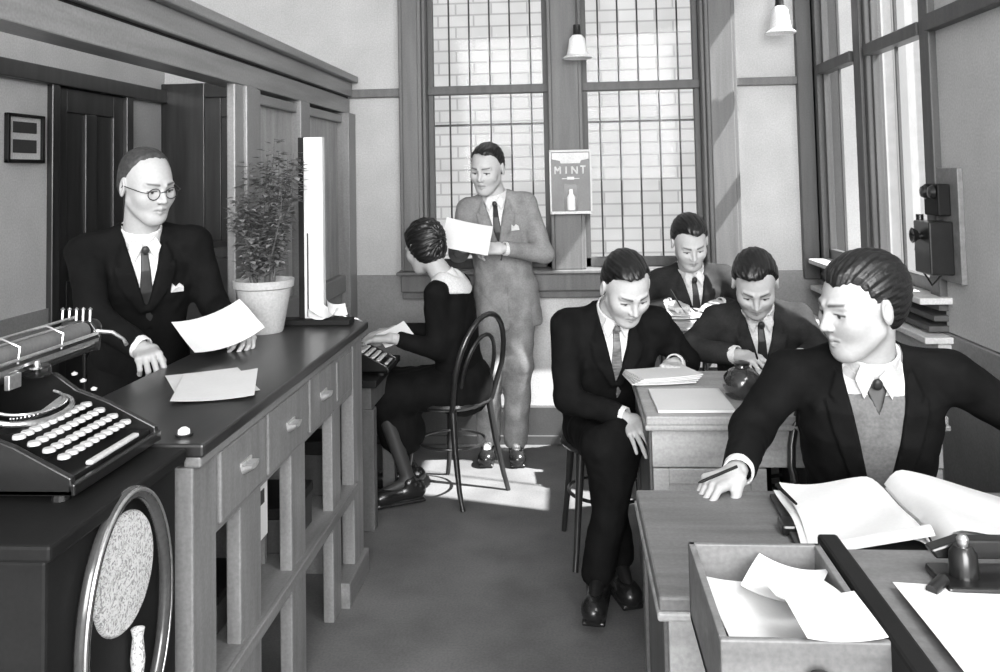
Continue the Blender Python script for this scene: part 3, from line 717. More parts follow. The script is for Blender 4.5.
def fixtures():
    for x, y, z, lab in ((.075, 4.93, 2.20, 'small opal glass lamp hanging in front of the post between the back windows'), (1.20, 4.90, 2.30, 'bell shaped opal lamp hanging before the right plaster panel')):
        t = empty('pendant_lamp', lab, 'lamp', (x, y, z), 0, 'hanging lamps by the back wall')
        s = 1.0 if x < 1 else 1.15
        MB().tube([(0, 0, .17 * s), (0, 0, ZC - z - .02)], .007, 8).build('rod', M['frame_dark'], t, smooth=True)
        MB().lathe([(.0, .20 * s), (.022, .20 * s), (.024, .15 * s), (.03, .135 * s), (0, .135 * s)], n=16).build('lamp_holder', M['iron'], t, smooth=True)
        MB().lathe([(.028, .14 * s), (.045, .12 * s), (.052, .07 * s), (.060, .03 * s), (.085, .012 * s), (.082, .008 * s), (.055, .024 * s), (.046, .07 * s), (.038, .11 * s), (.02, .13 * s)], n=28).build('lamp_shade', M['shade'], t, smooth=True)
        MB().lathe([(0, ZC - z - .03), (.05, ZC - z - .03), (.045, ZC - z), (0, ZC - z)], n=16).build('ceiling_rose', M['frame'], t)
    # enamel dispenser sign on the central post
    t = empty('wall_dispenser', 'grey enamelled box with pale lettering fixed to the central window post', 'dispenser', (.02, 5.045, 1.33))
    MB().span((-.115, -.05, 0), (.115, .0, .36)).build('case', M['sign'], t, .004)
    f = MB().span((-.12, -.058, -.004), (.12, -.045, .012)).span((-.12, -.058, .35), (.12, -.045, .362)).span((-.12, -.058, 0), (-.110, -.045, .36)).span((.110, -.058, 0), (.12, -.045, .36)); f.build('rim', M['sign_pale'], t, .002)
    MB().prism([(-.105, .31), (-.105, .345), (.105, .345), (.105, .31), (.06, .30), (.055, .285), (-.055, .285), (-.06, .30)], .004, lambda u, v, w: (u, -.05 - w, v)).build('header_plate', M['sign_pale'], t)
    L = {'N': [(0, 0, 0, 1), (1, 0, 1, 1), (0, 1, 1, 0)], 'E': [(0, 0, 0, 1), (0, 1, 1, 1), (0, .5, .8, .5), (0, 0, 1, 0)], 'T': [(.5, 0, .5, 1), (0, 1, 1, 1)], 'M': [(0, 0, 0, 1), (1, 0, 1, 1), (0, 1, .5, .4), (.5, .4, 1, 1)], 'I': [(.5, 0, .5, 1)]}
    x = -.088; m = MB()
    for ch in 'MINT':
        w = .03
        for a, b, c, d in L[ch]: m.tube([(x + a * w, -.053, .225 + b * .042), (x + c * w, -.053, .225 + d * .042)], .0052, 6)
        x += .048
    m.build('lettering', M['sign_pale'], t)
    MB().span((-.02, -.054, .192), (.02, -.05, .208)).span((-.05, -.053, .196), (.05, -.05, .200)).build('small_line', M['sign_pale'], t)
    MB().span((-.038, -.054, .01), (.038, -.045, .165)).build('recess', M['iron'], t)
    MB().lathe([(0, 0), (.022, 0), (.024, .01), (.024, .075), (.012, .095), (.012, .12), (0, .12)], (0, -.062, .018), 18).build('bottle', M['porcelain'], t, smooth=True)
    # wall telephone
    t = empty('wall_telephone', 'dark boxed wall telephone on a pale backboard beside the right window', 'telephone', (XR, 3.44, 1.13))
    MB().span((-.022, -.12, -.01), (0, .12, .42)).build('backboard', M['tray'], t, .004)
    MB().span((-.11, -.07, .02), (-.022, .08, .22)).build('case', M['iron'], t, .006)
    MB().span((-.07, -.06, .24), (-.022, .07, .36)).build('bell_box', M['black_wood'], t, .006)
    for y in (-.03, .04): MB().lathe([(0, -.018), (.02, -.014), (.028, 0), (0, 0)], (-.075, y, .33), 16, Matrix.Rotation(PI / 2, 3, 'Y')).build('bell', M['iron'], t, smooth=True)
    MB().tube([(-.11, .02, .16), (-.125, .02, .165)], .012, 10).lathe([(0, 0), (.02, 0), (.030, .018), (.026, .02), (0, .01)], (-.12, .02, .165), 16, Matrix.Rotation(-PI / 2, 3, 'Y')).build('mouthpiece', M['iron'], t, smooth=True)
    MB().tube([(-.07, .085, .17), (-.07, .11, .17)], .006, 8).tube([(-.07, .115, .24), (-.07, .115, .13), (-.07, .115, .10)], [.014, .014, .026], 10).build('earpiece', M['iron'], t, smooth=True)
    MB().tube([(-.07, .115, .24), (-.08, .13, .12), (-.08, .10, .03), (-.06, .05, -.03), (-.04, 0, .02)], .004, 6).build('cord', M['iron'], t, smooth=True)
    # framed pictures on the left wall
    t = empty('picture_frame', 'small framed pair of dark photographs on the left plaster wall', 'picture', (XL + .001, 3.755, 1.665))
    MB().span((0, -.13, 0), (.008, .13, .20)).build('mount', M['paper_grey'], t)
    f = MB().span((0, -.135, -.01), (.022, -.118, .21)).span((0, .118, -.01), (.022, .135, .21)).span((0, -.135, -.01), (.022, .135, .006)).span((0, -.135, .196), (.022, .135, .21)); f.build('frame', M['black_wood'], t, .003)
    for z0, z1 in ((.035, .095), (.125, .175)): MB().span((.008, -.085, z0), (.011, .085, z1)).build('photograph', M['book_cover'], t)

# ---------------------------------------------------------------- counter side
def counter():
    t = empty('service_counter', 'long wooden service counter with drawers and an open shelf below', 'counter', (-1.05, 2.74, 0))
    def L(a): return (a[0] + 1.05, a[1] - 2.74, a[2])
    def S(mb, a, b): return mb.span(L(a), L(b))
    xf, xb = -.84, -1.275
    S(MB(), (xb, 1.89, .95), (-.812, 3.49, .98)).build('countertop', M['counter_top'], t, .006)
    S(MB(), (-.862, 1.90, .925), (-.822, 3.485, .95)).build('edge_moulding', M['counter_y'], t, .005)
    for y0, y1, z0 in ((1.90, 2.03, 0), (2.21, 2.36, 0), (2.62, 2.76, 0), (3.08, 3.19, 0), (3.34, 3.485, 0)):
        o = S(MB(), (xf - .05, y0, z0), (xf if y0 in (1.90, 3.34) else xf - .012, y1, .925 if y0 in (1.90, 3.34) else .735)).build('post', M['counter'], t, .004)
    S(MB(), (xf - .03, 2.03, .73), (xf - .006, 3.34, .925)).build('apron_board', M['counter_y'], t)
    for i, (y0, y1) in enumerate(((2.05, 2.36), (2.38, 2.75), (2.77, 3.06))):
        d = S(MB(), (xf - .2, y0, .745), (xf + .004, y1, .915)).build('drawer', M['counter'], t, .005)
        yc = (y0 + y1) / 2 - 2.74; xh = xf + 1.05 + .004
        h = MB(); pr = []
        for a in range(9): q = PI * a / 8; pr.append((math.cos(q) * .034, -math.sin(q) * .022))
        vs = []
        h.prism([(-.036, .012), (.036, .012), (.036, .004), (-.036, .004)], .004, lambda u, v, w: (xh + w, yc + u, .835 + v))
        for k in range(7):
            q0 = PI * k / 7; q1 = PI * (k + 1) / 7
            h.add([(xh, yc + .034 * math.cos(q0), .838 - .026 * math.sin(q0)), (xh, yc + .034 * math.cos(q1), .838 - .026 * math.sin(q1)), (xh + .026, yc + .028 * math.cos(q1), .838 - .012 * math.sin(q1)), (xh + .026, yc + .028 * math.cos(q0), .838 - .012 * math.sin(q0))], [(0, 1, 2, 3), (3, 2, 1, 0)])
        h.prism([(.029 * math.cos(PI * k / 8), -.013 * math.sin(PI * k / 8)) for k in range(9)], .026, lambda u, v, w: (xh + w, yc + u, .840 + v))
        h.build('cup_handle', M['brass'], d)
    S(S(MB(), (xf - .018, 3.07, .735), (xf - .002, 3.33, .915)), (xf - .004, 3.10, .76), (xf + .004, 3.31, .90)).build('end_panel', M['counter'], t, .003)
    S(MB(), (xb, 1.95, .362), (xf + .0, 3.40, .385)).build('lower_shelf', M['counter_y'], t, .003)
    S(MB(), (xf - .002, 1.95, .355), (xf + .012, 3.36, .388)).build('shelf_edge', M['counter_y'], t, .003)
    S(MB(), (xb, 1.9, 0), (xb + .02, 3.485, .95)).build('back_panel', M['dark_wood'], t)
    S(MB(), (xb, 3.455, 0), (xf - .02, 3.48, .95)).build('end_board', M['counter'], t)
    S(MB(), (xf - .05, 3.18, 0), (xf + .02, 3.49, .09)).build('plinth', M['counter_y'], t, .004)
    for y in (2.66, 3.05): S(MB(), (-1.16, y, .385), (-.95, y + .02, .735)).build('partition', M['counter'], t)
    c = MB().span((-.006, -.06, 0), (0, .06, .17)).build('notice_card', M['paper'], None, loc=None); c.location = (-.905, 2.50, .52)
    tag(c, 'white card hanging in the open space under the counter drawers', 'card')
    c2 = MB().span((.0005, -.03, .10), (.002, .03, .14)).build('printed_block', M['book_cover'], c)
    for x, y, z, d, lab in ((-1.06, 2.36, .385, (.26, .22, .10), 'dark document box at the near end of the counter shelf'), (-1.05, 2.86, .385, (.30, .26, .14), 'dark document box in the middle of the counter shelf'), (-1.05, 3.30, .385, (.28, .16, .20), 'dark document box at the far end of the counter shelf')):
        b = empty('document_box', lab, 'box', (x, y, z), 0, 'document boxes under the counter')
        MB().span((-d[0] / 2, -d[1] / 2, 0), (d[0] / 2, d[1] / 2, d[2] * .75)).build('box_body', M['book_cover'], b, .004)
        MB().span((-d[0] / 2 - .004, -d[1] / 2 - .004, d[2] * .75), (d[0] / 2 + .004, d[1] / 2 + .004, d[2])).build('lid', M['black_wood'], b, .004)
    # dark cabinet with the round embossed disc
    t = empty('machine_cabinet', 'black cabinet with a ringed pale embossed disc under the typewriter', 'cabinet', (-1.09, 1.64, 0))
    def L(a): return (a[0] + 1.09, a[1] - 1.64, a[2])
    S(MB(), (-1.40, 1.39, .05), (-.862, 1.865, .945)).build('cabinet_body', M['black_wood'], t, .006)
    S(MB(), (-1.42, 1.37, .950), (-.842, 1.875, .978)).build('cabinet_top', M['black_wood'], t, .006)
    S(MB(), (-1.41, 1.38, 0), (-.85, 1.87, .06)).build('base', M['black_wood'], t, .004)
    R = Matrix.Rotation(PI / 2, 3, 'Y'); c = L((-.862, 1.625, .790))
    el = [(c[0] + .016, c[1] + .155 * math.cos(q), c[2] - .055 + .232 * math.sin(q)) for q in [2 * PI * k / 64 for k in range(64)]]
    MB().tube(el, .013, 12, True).build('bezel_ring', M['ring'], t, smooth=True, label='dark glossy ring')
    MB().tube([(p[0] + .010, c[1] + (p[1] - c[1]) * 1.04, (p[2] - c[2] + .055) * 1.02 + c[2] - .055) for p in el], .004, 8, True).build('ring_rim', M['steel'], t, smooth=True, label='thin bright rim')
    c2 = L((-.862, 1.638, .818))
    MB().lathe([(0, .008), (.08, .010), (.106, .008), (.110, .003), (.110, 0), (0, 0)], c2, 56, R).build('embossed_disc', M['gilt'], t, smooth=True, label='pale disc with an embossed pattern')
    MB().lathe([(0, 0), (.011, 0), (.014, .03), (.010, .07), (.013, .085), (0, .09)], (L((-.846, 1.665, .615))), 14).build('pendulum', M['gilt'], t, smooth=True)
    t = empty('counter_bell', 'small white push bell button near the counter edge', 'bell', (-.885, 1.955, .98))
    MB().lathe([(0, 0), (.020, 0), (.021, .006), (0, .006)], n=18).build('bell_base', M['iron'], t, smooth=True)
    MB().lathe([(0, .006), (.014, .006), (.013, .014), (.006, .019), (0, .020)], n=18).build('push_button', M['porcelain'], t, smooth=True)

def typewriter(name, label, loc, group='typewriters'):
    """long carriage desk typewriter, keyboard towards local +x"""
    t = empty('typewriter', label, 'typewriter', loc, 0, group)
    b = MB()
    side = [(-.20, .03), (-.20, .14), (-.10, .165), (-.02, .16), (.03, .125), (.10, .10), (.21, .045), (.215, .012), (-.18, .012)]
    for y in (-.17, .155): b.prism(side, .015, lambda u, v, w, y=y: (u, y + w, v))
    b.span((-.20, -.17, .012), (.215, .17, .024)).span((-.20, -.16, .03), (-.185, .16, .14)).span((.205, -.17, .012), (.218, .17, .034)).build('frame', M['iron'], t, .003)
    for x in (-.17, .18):
        for y in (-.15, .15): MB().lathe([(0, 0), (.016, 0), (.014, .014), (0, .014)], (x, y, 0), 10).build('foot', M['iron'], t)
    # type basket: segment, arcs of type bars, curved front rim
    s = MB()
    arc = [(.030 + .055 * math.sin(q), -.105 * math.cos(q), .125 - .012 * math.sin(q)) for q in [PI * k / 16 for k in range(17)]]
    s.tube(arc, .0055, 8); s.tube([(p[0] - .012, p[1] * .86, p[2] + .014) for p in arc], .003, 6)
    s.build('basket_rim', M['steel'], t, smooth=True)
    s = MB()
    for k in range(25):
        q = PI * (k + .5) / 25; s.tube([(.035 + .045 * math.sin(q), -.085 * math.cos(q), .128), (-.005, -.012 * math.cos(q), .085)], .0018, 5)
    s.build('type_bars', M['steel'], t)
    MB().prism([(.0, -.10), (.085, -.06), (.085, .06), (.0, .10)], .06, lambda u, v, w: (u, v, .04 + w)).build('basket_well', M['iron'], t)
    for y in (-.115, .115):
        sp = MB().lathe([(0, 0), (.026, 0), (.027, .004), (.008, .006), (.008, .016), (.027, .018), (.026, .022), (0, .022)], (-.035, y, .165), 20).build('ribbon_spool', M['iron'], t, smooth=True)
        MB().lathe([(0, .022), (.007, .022), (.006, .032), (0, .034)], (-.035, y, .165), 12).build('spool_nut', M['steel'], sp, smooth=True)
    # keys: four rows of ten
    kp = None
    for r, (x, z) in enumerate(((.082, .100), (.108, .086), (.134, .072), (.160, .058))):
        for k in range(10):
            y = -.125 + k * .0255 + r * .006
            kk = MB().lathe([(0, .010), (.0108, .010), (.0121, .007), (.0121, .003), (.004, .001), (0, .001)], n=14).build('key', M['key'], t, smooth=True)
            kk.location = (x, y, z)
    MB().span((.188, -.085, .040), (.204, .10, .049)).build('space_bar', M['key'], t, .004)
    MB().span((.06, -.15, .028), (.20, .15, .040)).build('key_bed', M['iron'], t)
    # carriage
    c = empty('carriage', None, None); c.parent = t; del_keys(c)
    cy = .0; c.location = (0, .05, 0)
    MB().tube([(-.085, -.34 + cy, .215), (-.085, .33 + cy, .215)], .021, 20).build('platen', M['rubber'], c, smooth=True)
    fr = MB().span((-.155, -.36, .165), (-.06, .345, .176))
    for y in (-.352, .338): fr.prism([(-.16, .165), (-.05, .165), (-.045, .20), (-.07, .235), (-.14, .24), (-.16, .21)], .010, lambda u, v, w, y=y: (u, y + w, v))
    fr.build('carriage_frame', M['iron'], c, .002)
    rr = MB()
    for x, z, r, a, b_ in ((-.050, .208, .0042, -.34, .335), (-.118, .245, .0035, -.36, .35), (-.145, .222, .004, -.35, .36), (-.062, .183, .0045, -.36, .36), (-.165, .19, .004, -.38, .30)): rr.tube([(x, a, z), (x, b_, z)], r, 8)
    rr.span((-.050, -.34, .190), (-.046, .335, .196)).build('guide_rails', M['steel'], c, smooth=False)
    for y, s_ in ((-.385, -1), (.372, 1)):
        MB().lathe([(0, -.014), (.018, -.014), (.022, -.008), (.022, .008), (.018, .014), (0, .014)], (-.085, y, .215), 20, Matrix.Rotation(PI / 2, 3, 'X')).build('platen_knob', M['iron'], c, smooth=True)
    MB().tube([(-.062, .343, .212), (-.02, .352, .207), (.01, .35, .19), (.025, .335, .18)], [.006, .005, .004, .005], 8).build('return_lever', M['steel'], c, smooth=True)
    for y in (-.15, .02, .18): MB().tube([(-.05, y, .20), (-.045, y, .235), (-.085, y, .252), (-.115, y, .245)], .0028, 6).build('paper_finger', M['steel'], c, smooth=True)
    MB().span((-.02, -.02, .165), (-.008, .02, .195)).build('type_guide', M['steel'], t, .002)
    k = MB()
    for x, z in ((.04, .14), (.065, .122), (.02, .155)): k.lathe([(0, 0), (.006, 0), (.007, .004), (0, .008)], (x, .166, z), 10)
    k.build('side_keys', M['key'], t, smooth=True)
    k = MB()
    for q in range(5): k.tube([(-.15 + q * .018, .35, .235), (-.15 + q * .018, .352, .262 + .006 * (q % 2))], .003, 6).lathe([(0, 0), (.006, .002), (0, .008)], (-.15 + q * .018, .352, .262), 8)
    k.build('tabulator_stops', M['steel'], c)
    return t
def del_keys(o):
    for k in ('label', 'category', 'group'):
        if k in o: del o[k]

def sheet(name, label, loc, w, d, rz=0, curl=.0, m=None, group=None, thick=.0006, parent=None, R=None, n=8, seed=0, cat='paper', sag=0.):
    r = random.Random(seed); a, b = r.random() * 6, r.random() * 6
    def fn(u, v):
        x, y = (u - .5) * w, (v - .5) * d
        return (x, y, curl * ((2 * u - 1) ** 2) * w + abs(curl) * .25 * w * math.sin(a + 4 * v + 2 * u) * .5 + abs(curl) * .12 * w + sag * (v - .5) ** 2)
    o = MB().grid(fn, n, n, thick).build(name, m or M['paper'], parent, smooth=True)
    o.location = loc
    if R is not None: o.rotation_euler = R
    else: o.rotation_euler = (0, 0, rz)
    if label: tag(o, label, cat, group)
    return o

def counter_things():
    typewriter('typewriter', 'large black long carriage typewriter on the cabinet at front left', (-1.125, 1.72, .978))
    t2 = typewriter('typewriter', 'small black typewriter on the table in front of the woman', (-1.03, 4.02, .665)); t2.scale = (.95, .62, .95)
    # plant
    t = empty('potted_plant', 'leafy bushy plant in a pale clay pot on the counter', 'plant', (-1.165, 3.27, .98))
    MB().lathe([(0, 0), (.070, 0), (.073, .006), (.102, .165), (.112, .170), (.115, .198), (.106, .198), (.100, .172), (.092, .165), (.03, .16)], n=36).build('pot', M['pot'], t, smooth=True)
    MB().lathe([(0, .158), (.05, .176), (.098, .17), (.098, .15), (0, .15)], n=24).build('soil', M['soil'], t, smooth=True)
    r = random.Random(3); st = MB(); lf = MB(); lf2 = MB()
    for k in range(17):
        a = r.random() * 2 * PI; rad = .02 + .03 * r.random(); hgt = .26 + .28 * r.random() + (.08 if k < 4 else 0); lean = .02 + .075 * r.random()
        pts = []
        for j in range(9):
            s = j / 8; wob_ = .012 * math.sin(s * 7 + k); pts.append((rad * math.cos(a) + lean * s * math.cos(a) + wob_, rad * math.sin(a) + lean * s * math.sin(a) - wob_, .165 + hgt * s))
        st.tube(pts, [.0035 - .0022 * j / 8 for j in range(9)], 5)
        for j in range(120):
            s = .16 + .84 * r.random(); i = min(int(s * 8), 7); p = Vector(pts[i]).lerp(Vector(pts[i + 1]), s * 8 - i)
            q = r.random() * 2 * PI; l = .019 + .022 * r.random(); off = .008 + .028 * r.random()
            d = Vector((math.cos(q), math.sin(q), r.uniform(-.35, .5))).normalized(); sd = d.cross(Vector((0, 0, 1))).normalized() * l * .36
            nn = sd.cross(d).normalized(); b0 = p + d * off
            (lf if r.random() < .7 else lf2).add([b0, b0 + d * l * .35 + sd + nn * .002, b0 + d * l - nn * .004, b0 + d * l * .35 - sd + nn * .002, b0 + d * l * .45 - nn * .002],
                   [(0, 1, 4), (1, 2, 4), (2, 3, 4), (3, 0, 4)])
            if j % 3 == 0: st.tube([p, b0], .0009, 3)
    st.build('stems', M['stem'], t); lf.build('foliage', M['leaf'], t); lf2.build('young_foliage', M['leaf2'], t)
    # tall board
    t = empty('display_board', 'tall narrow white board standing upright at the far end of the counter', 'board', (-1.055, 3.44, .98))
    MB().span((-.11, -.05, 0), (.19, .035, .022)).build('base', M['black_wood'], t, .004)
    MB().span((-.002, -.006, .022), (.075, .03, .745)).build('white_board', M['paper'], t, .002)
    MB().span((-.024, -.008, .022), (-.002, .035, .745)).build('dark_edge', M['black_wood'], t, .002)
    MB().span((.010, -.009, .03), (.016, -.006, .36)).build('edge_line', M['book_cover'], t)
    for i, (dx, rz, z) in enumerate(((.07, .3, .0), (.10, -.4, .014), (.125, .8, .028))):
        sheet('crumpled_paper', ['white folded paper lowest in the heap beside the tall board', 'white folded paper in the middle of the heap beside the tall board', 'white folded paper topmost in the heap beside the tall board'][i], (-1.055 + dx, 3.40, 1.012 + z), .09, .055, rz, .22, group='papers by the tall board', seed=i, R=(.3 * (i + 1), .15 * i, rz))
    # papers on the counter
    sheet('paper_sheet', 'white sheet lying flat on the counter below the held letter', (-.99, 2.40, .984), .21, .33, .32, .03, seed=4, group='sheets on the counter')
    sheet('paper_sheet', 'white sheet under another near the hand of the man in spectacles', (-1.03, 2.45, .981), .21, .33, .55, .005, seed=5, group='sheets on the counter')
    # typing table
    t = empty('typing_table', 'dark wooden typing table beyond the end of the counter', 'table', (-1.06, 4.13, 0))
    MB().span((-.22, -.30, .63), (.20, .26, .662)).build('tabletop', M['black_wood'], t, .005)
    MB().span((-.20, -.27, .53), (.17, .23, .63)).build('apron', M['desk_side'], t, .003)
    for x in (-.17, .15):
        for y in (-.24, .20): MB().prism([(-.03, -.03), (.03, -.03), (.03, .03), (-.03, .03)], .53, lambda u, v, w, x=x, y=y: (x + u, y + v, w)).build('leg', M['desk_side'], t, .004)
    MB().span((-.02, -.03, .10), (.02, .03, .53)).build('post', M['desk_side'], t)
    MB().span((-.17, -.20, .10), (.15, -.18, .50)).build('modesty_panel', M['black_wood'], t)
    sheet('paper_sheet', 'white typed sheet standing at the woman\'s typewriter', (-.84, 4.16, .80), .15, .11, .4, .05, R=(.5, -.35, .5), seed=9)
    # cupboard behind the clerk
    t = empty('low_cupboard', 'dark low cupboard behind the counter beside the clerk', 'cupboard', (-1.95, 4.55, 0))
    MB().span((-.3, -.25, 0), (.30, .25, 1.22)).build('carcass', M['dark_wood'], t, .006)
    for x in (-.29, .005):
        d = MB().span((x, -.27, .06), (x + .285, -.25, 1.17)).build('door', M['dark_wood'], t, .005)
        MB().lathe([(0, 0), (.008, 0), (.014, .014), (0, .02)], (x + (.26 if x < -.1 else .03), -.27, .65), 12, Matrix.Rotation(PI / 2, 3, 'X')).build('knob', M['brass'], d, smooth=True)
# ---------------------------------------------------------------- desks and what lies on them
def bent_chair(label, loc, rz, group='bentwood chairs', back=True):
    """bentwood chair, sitter faces local -y"""
    t = empty('bentwood_chair', label, 'chair', loc, rz, group)
    MB().lathe([(0, .428), (.17, .430), (.188, .438), (.195, .450), (.190, .462), (.175, .458), (0, .452)], n=36).build('seat', M['wood_chair'], t, smooth=True)
    MB().tube([(.165 * math.cos(q), .165 * math.sin(q), .25) for q in [2 * PI * k / 28 for k in range(28)]], .0075, 8, True).build('ring_stretcher', M['wood_chair'], t, smooth=True)
    for s in (-1, 1):
        MB().tube([(s * .125, -.12, .435), (s * .14, -.14, .25), (s * .155, -.165, .08), (s * .165, -.185, 0)], [.019, .015, .0125, .012], 10).build('leg', M['wood_chair'], t, smooth=True)
        MB().tube([(s * .135, .13, .44), (s * .15, .155, .25), (s * .165, .19, .08), (s * .17, .215, 0)], [.018, .015, .0125, .012], 10).build('leg', M['wood_chair'], t, smooth=True)
    pts = [(-.145, .135, .44)] + [(-.175 * math.cos(q) , .15 + .10 * (.35 + .65 * math.sin(q)) , .62 + .27 * math.sin(q)) for q in [PI * k / 14 for k in range(15)]] + [(.145, .135, .44)]
    MB().tube(pts, .0135, 10).build('back_hoop', M['wood_chair'], t, smooth=True)
    pts = [(-.10, .135, .45)] + [(-.11 * math.cos(q), .145 + .085 * (.35 + .65 * math.sin(q)), .60 + .19 * math.sin(q)) for q in [PI * k / 14 for k in range(15)]] + [(.10, .135, .45)]
    MB().tube(pts, .010, 8).build('inner_hoop', M['wood_chair'], t, smooth=True)
    return t

def desk(name, label, x0, x1, y0, y1, h, mtop, mfront, mside, group='writing desks'):
    cx, cy = (x0 + x1) / 2, (y0 + y1) / 2; t = empty('writing_desk', label, 'desk', (cx, cy, 0), 0, group); a, b = (x1 - x0) / 2, (y1 - y0) / 2
    MB().span((-a, -b, h - .03), (a, b, h)).build('desktop', mtop, t, .006)
    MB().span((-a - .004, -b - .006, h - .045), (a + .004, b + .006, h - .028)).build('edge_moulding', mfront, t, .005)
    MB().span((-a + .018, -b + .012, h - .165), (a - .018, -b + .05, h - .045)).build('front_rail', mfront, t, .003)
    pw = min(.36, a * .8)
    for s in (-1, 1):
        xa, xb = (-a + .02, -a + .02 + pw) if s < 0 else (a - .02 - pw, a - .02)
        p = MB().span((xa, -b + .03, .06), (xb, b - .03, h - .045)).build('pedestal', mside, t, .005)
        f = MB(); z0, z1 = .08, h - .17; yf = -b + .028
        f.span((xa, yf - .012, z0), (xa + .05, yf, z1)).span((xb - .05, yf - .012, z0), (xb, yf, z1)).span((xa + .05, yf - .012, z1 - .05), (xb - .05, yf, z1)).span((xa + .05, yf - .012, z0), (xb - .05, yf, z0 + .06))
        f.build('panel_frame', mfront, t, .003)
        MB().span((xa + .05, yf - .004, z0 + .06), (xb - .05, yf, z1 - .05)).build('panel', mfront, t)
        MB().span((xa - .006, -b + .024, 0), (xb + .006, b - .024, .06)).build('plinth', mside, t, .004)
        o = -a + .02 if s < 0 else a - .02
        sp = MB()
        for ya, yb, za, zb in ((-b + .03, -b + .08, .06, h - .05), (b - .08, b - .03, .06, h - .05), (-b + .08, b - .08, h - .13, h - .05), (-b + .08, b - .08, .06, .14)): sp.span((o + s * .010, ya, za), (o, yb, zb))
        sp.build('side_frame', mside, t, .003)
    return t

def desks():
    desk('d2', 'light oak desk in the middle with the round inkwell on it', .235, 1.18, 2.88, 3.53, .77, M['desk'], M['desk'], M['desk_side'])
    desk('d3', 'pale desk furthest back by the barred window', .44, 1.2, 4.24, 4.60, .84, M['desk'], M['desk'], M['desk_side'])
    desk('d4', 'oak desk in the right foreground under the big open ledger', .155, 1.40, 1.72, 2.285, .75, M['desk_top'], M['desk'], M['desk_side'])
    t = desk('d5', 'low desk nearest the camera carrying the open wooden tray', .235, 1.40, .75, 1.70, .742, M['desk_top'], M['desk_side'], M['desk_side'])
    # open tray with a knob
    t = empty('paper_tray', 'open wooden tray full of loose papers in the foreground', 'tray', (.335, 1.50, .744))
    x0, x1, y0, y1, h = -.13, .105, -.17, .155, .136
    MB().span((x0, y0, 0), (x1, y1, .012)).build('tray_bottom', M['tray'], t)
    for a, b in (((x0, y0, 0), (x0 + .012, y1, h)), ((x1 - .012, y0, 0), (x1, y1, h)), ((x0, y1 - .012, 0), (x1, y1, h))): MB().span(a, b).build('side_wall', M['tray'], t, .002)
    MB().span((x0, y0 - .012, 0), (x1 + .012, y0, h)).build('front_board', M['tray'], t, .003)
    MB().lathe([(0, 0), (.012, 0), (.012, .010), (.022, .018), (.022, .026), (.012, .032), (0, .033)], (.005, y0 - .012, .085), 22, Matrix.Rotation(PI / 2, 3, 'X')).build('tray_knob', M['iron'], t, smooth=True)
    P = [(-.035, .045, .075, .15, .20, -.10, .05, 'white sheet leaning at the back left of the wooden tray'), (-.015, -.03, .092, .19, .23, .06, .03, 'broad white sheet covering the middle of the wooden tray'),
         (.02, .055, .108, .12, .11, -.5, .10, 'crumpled white slip on top at the back of the wooden tray'), (.025, .0, .118, .11, .08, .20, .12, 'small curled white slip highest in the wooden tray'), (.045, -.125, .142, .115, .13, .05, .05, 'white sheet lapping over the front board of the wooden tray')]
    for i, (x, y, z, w, d, rz, c, lab) in enumerate(P): sheet('loose_paper', lab, (.335 + x, 1.50 + y, .744 + z), w, d, rz, c, group='loose papers in the tray', seed=20 + i, R=(.08 * (i % 3) - .05, .06 * (i % 2), rz), n=10)
    # flat writing box to the right, dark rim
    t = empty('writing_box', 'flat wooden writing box with a dark rim right of the open tray', 'box', (.72, 1.38, .744))
    MB().span((-.235, -.33, 0), (.30, .305, .112)).build('box_body', M['desk_side'], t, .004)
    MB().span((-.228, -.32, .112), (.29, .295, .118)).build('lid_surface', M['desk_top'], t, .002)
    MB().span((-.275, -.33, 0), (-.238, .31, .140)).build('dark_rim', M['black_wood'], t, .006)
    sheet('paper_sheet', 'large white sheet on the writing box at the bottom right', (.70, 1.39, .868), .36, .26, .0, .015, seed=31, n=10)
    sheet('paper_sheet', 'white sheet underneath the large one on the writing box', (.72, 1.35, .864), .36, .26, -.12, .004, seed=32, n=10)
    # hole punch
    t = empty('hole_punch', 'black iron punch with bright knobs at the right edge', 'hole punch', (.70, 1.545, .862))
    MB().span((-.10, -.05, 0), (.12, .05, .014)).build('base', M['iron'], t, .005)
    for x in (-.055, .055):
        MB().lathe([(0, .014), (.024, .014), (.022, .05), (.014, .062), (0, .062)], (x, .0, 0), 18).build('punch_housing', M['iron'], t, smooth=True)
        MB().lathe([(0, .062), (.008, .062), (.010, .074), (.006, .08), (0, .081)], (x, 0, 0), 14).build('knob', M['steel'], t, smooth=True)
    MB().prism([(-.09, .03), (.09, .03), (.11, .045), (.05, .062), (-.05, .062), (-.10, .045)], .03, lambda u, v, w: (u, .02 + w, v)).build('lever', M['iron'], t, .004)
    MB().tube([(-.10, -.03, .02), (-.13, -.055, .012)], .010, 10).build('handle', M['iron'], t, smooth=True)
    # big open ledger
    t = empty('open_ledger', 'large open ledger with curling white pages before the young man', 'ledger', (.74, 2.03, .752), -.04)
    MB().span((-.27, -.16, 0), (.28, .19, .010)).build('cover', M['book_cover'], t, .003)
    def page(x0, x1, lift, tw, y0, y1, zoff=.0):
        def fn(u, v):
            x = x0 + (x1 - x0) * u; s = abs(x) / .28
            z = .012 + zoff + lift * max(0, 1 - s) ** .6 * math.sin(min(1, s * 5 + .15) * PI / 2) * .9 + tw * s * s * (v - .3) + .005 * math.sin(7 * v + 5 * u)
            return (x + .01 * math.sin(3 * v), y0 + (y1 - y0) * v + .012 * math.sin(5 * u + 1), z)
        return fn
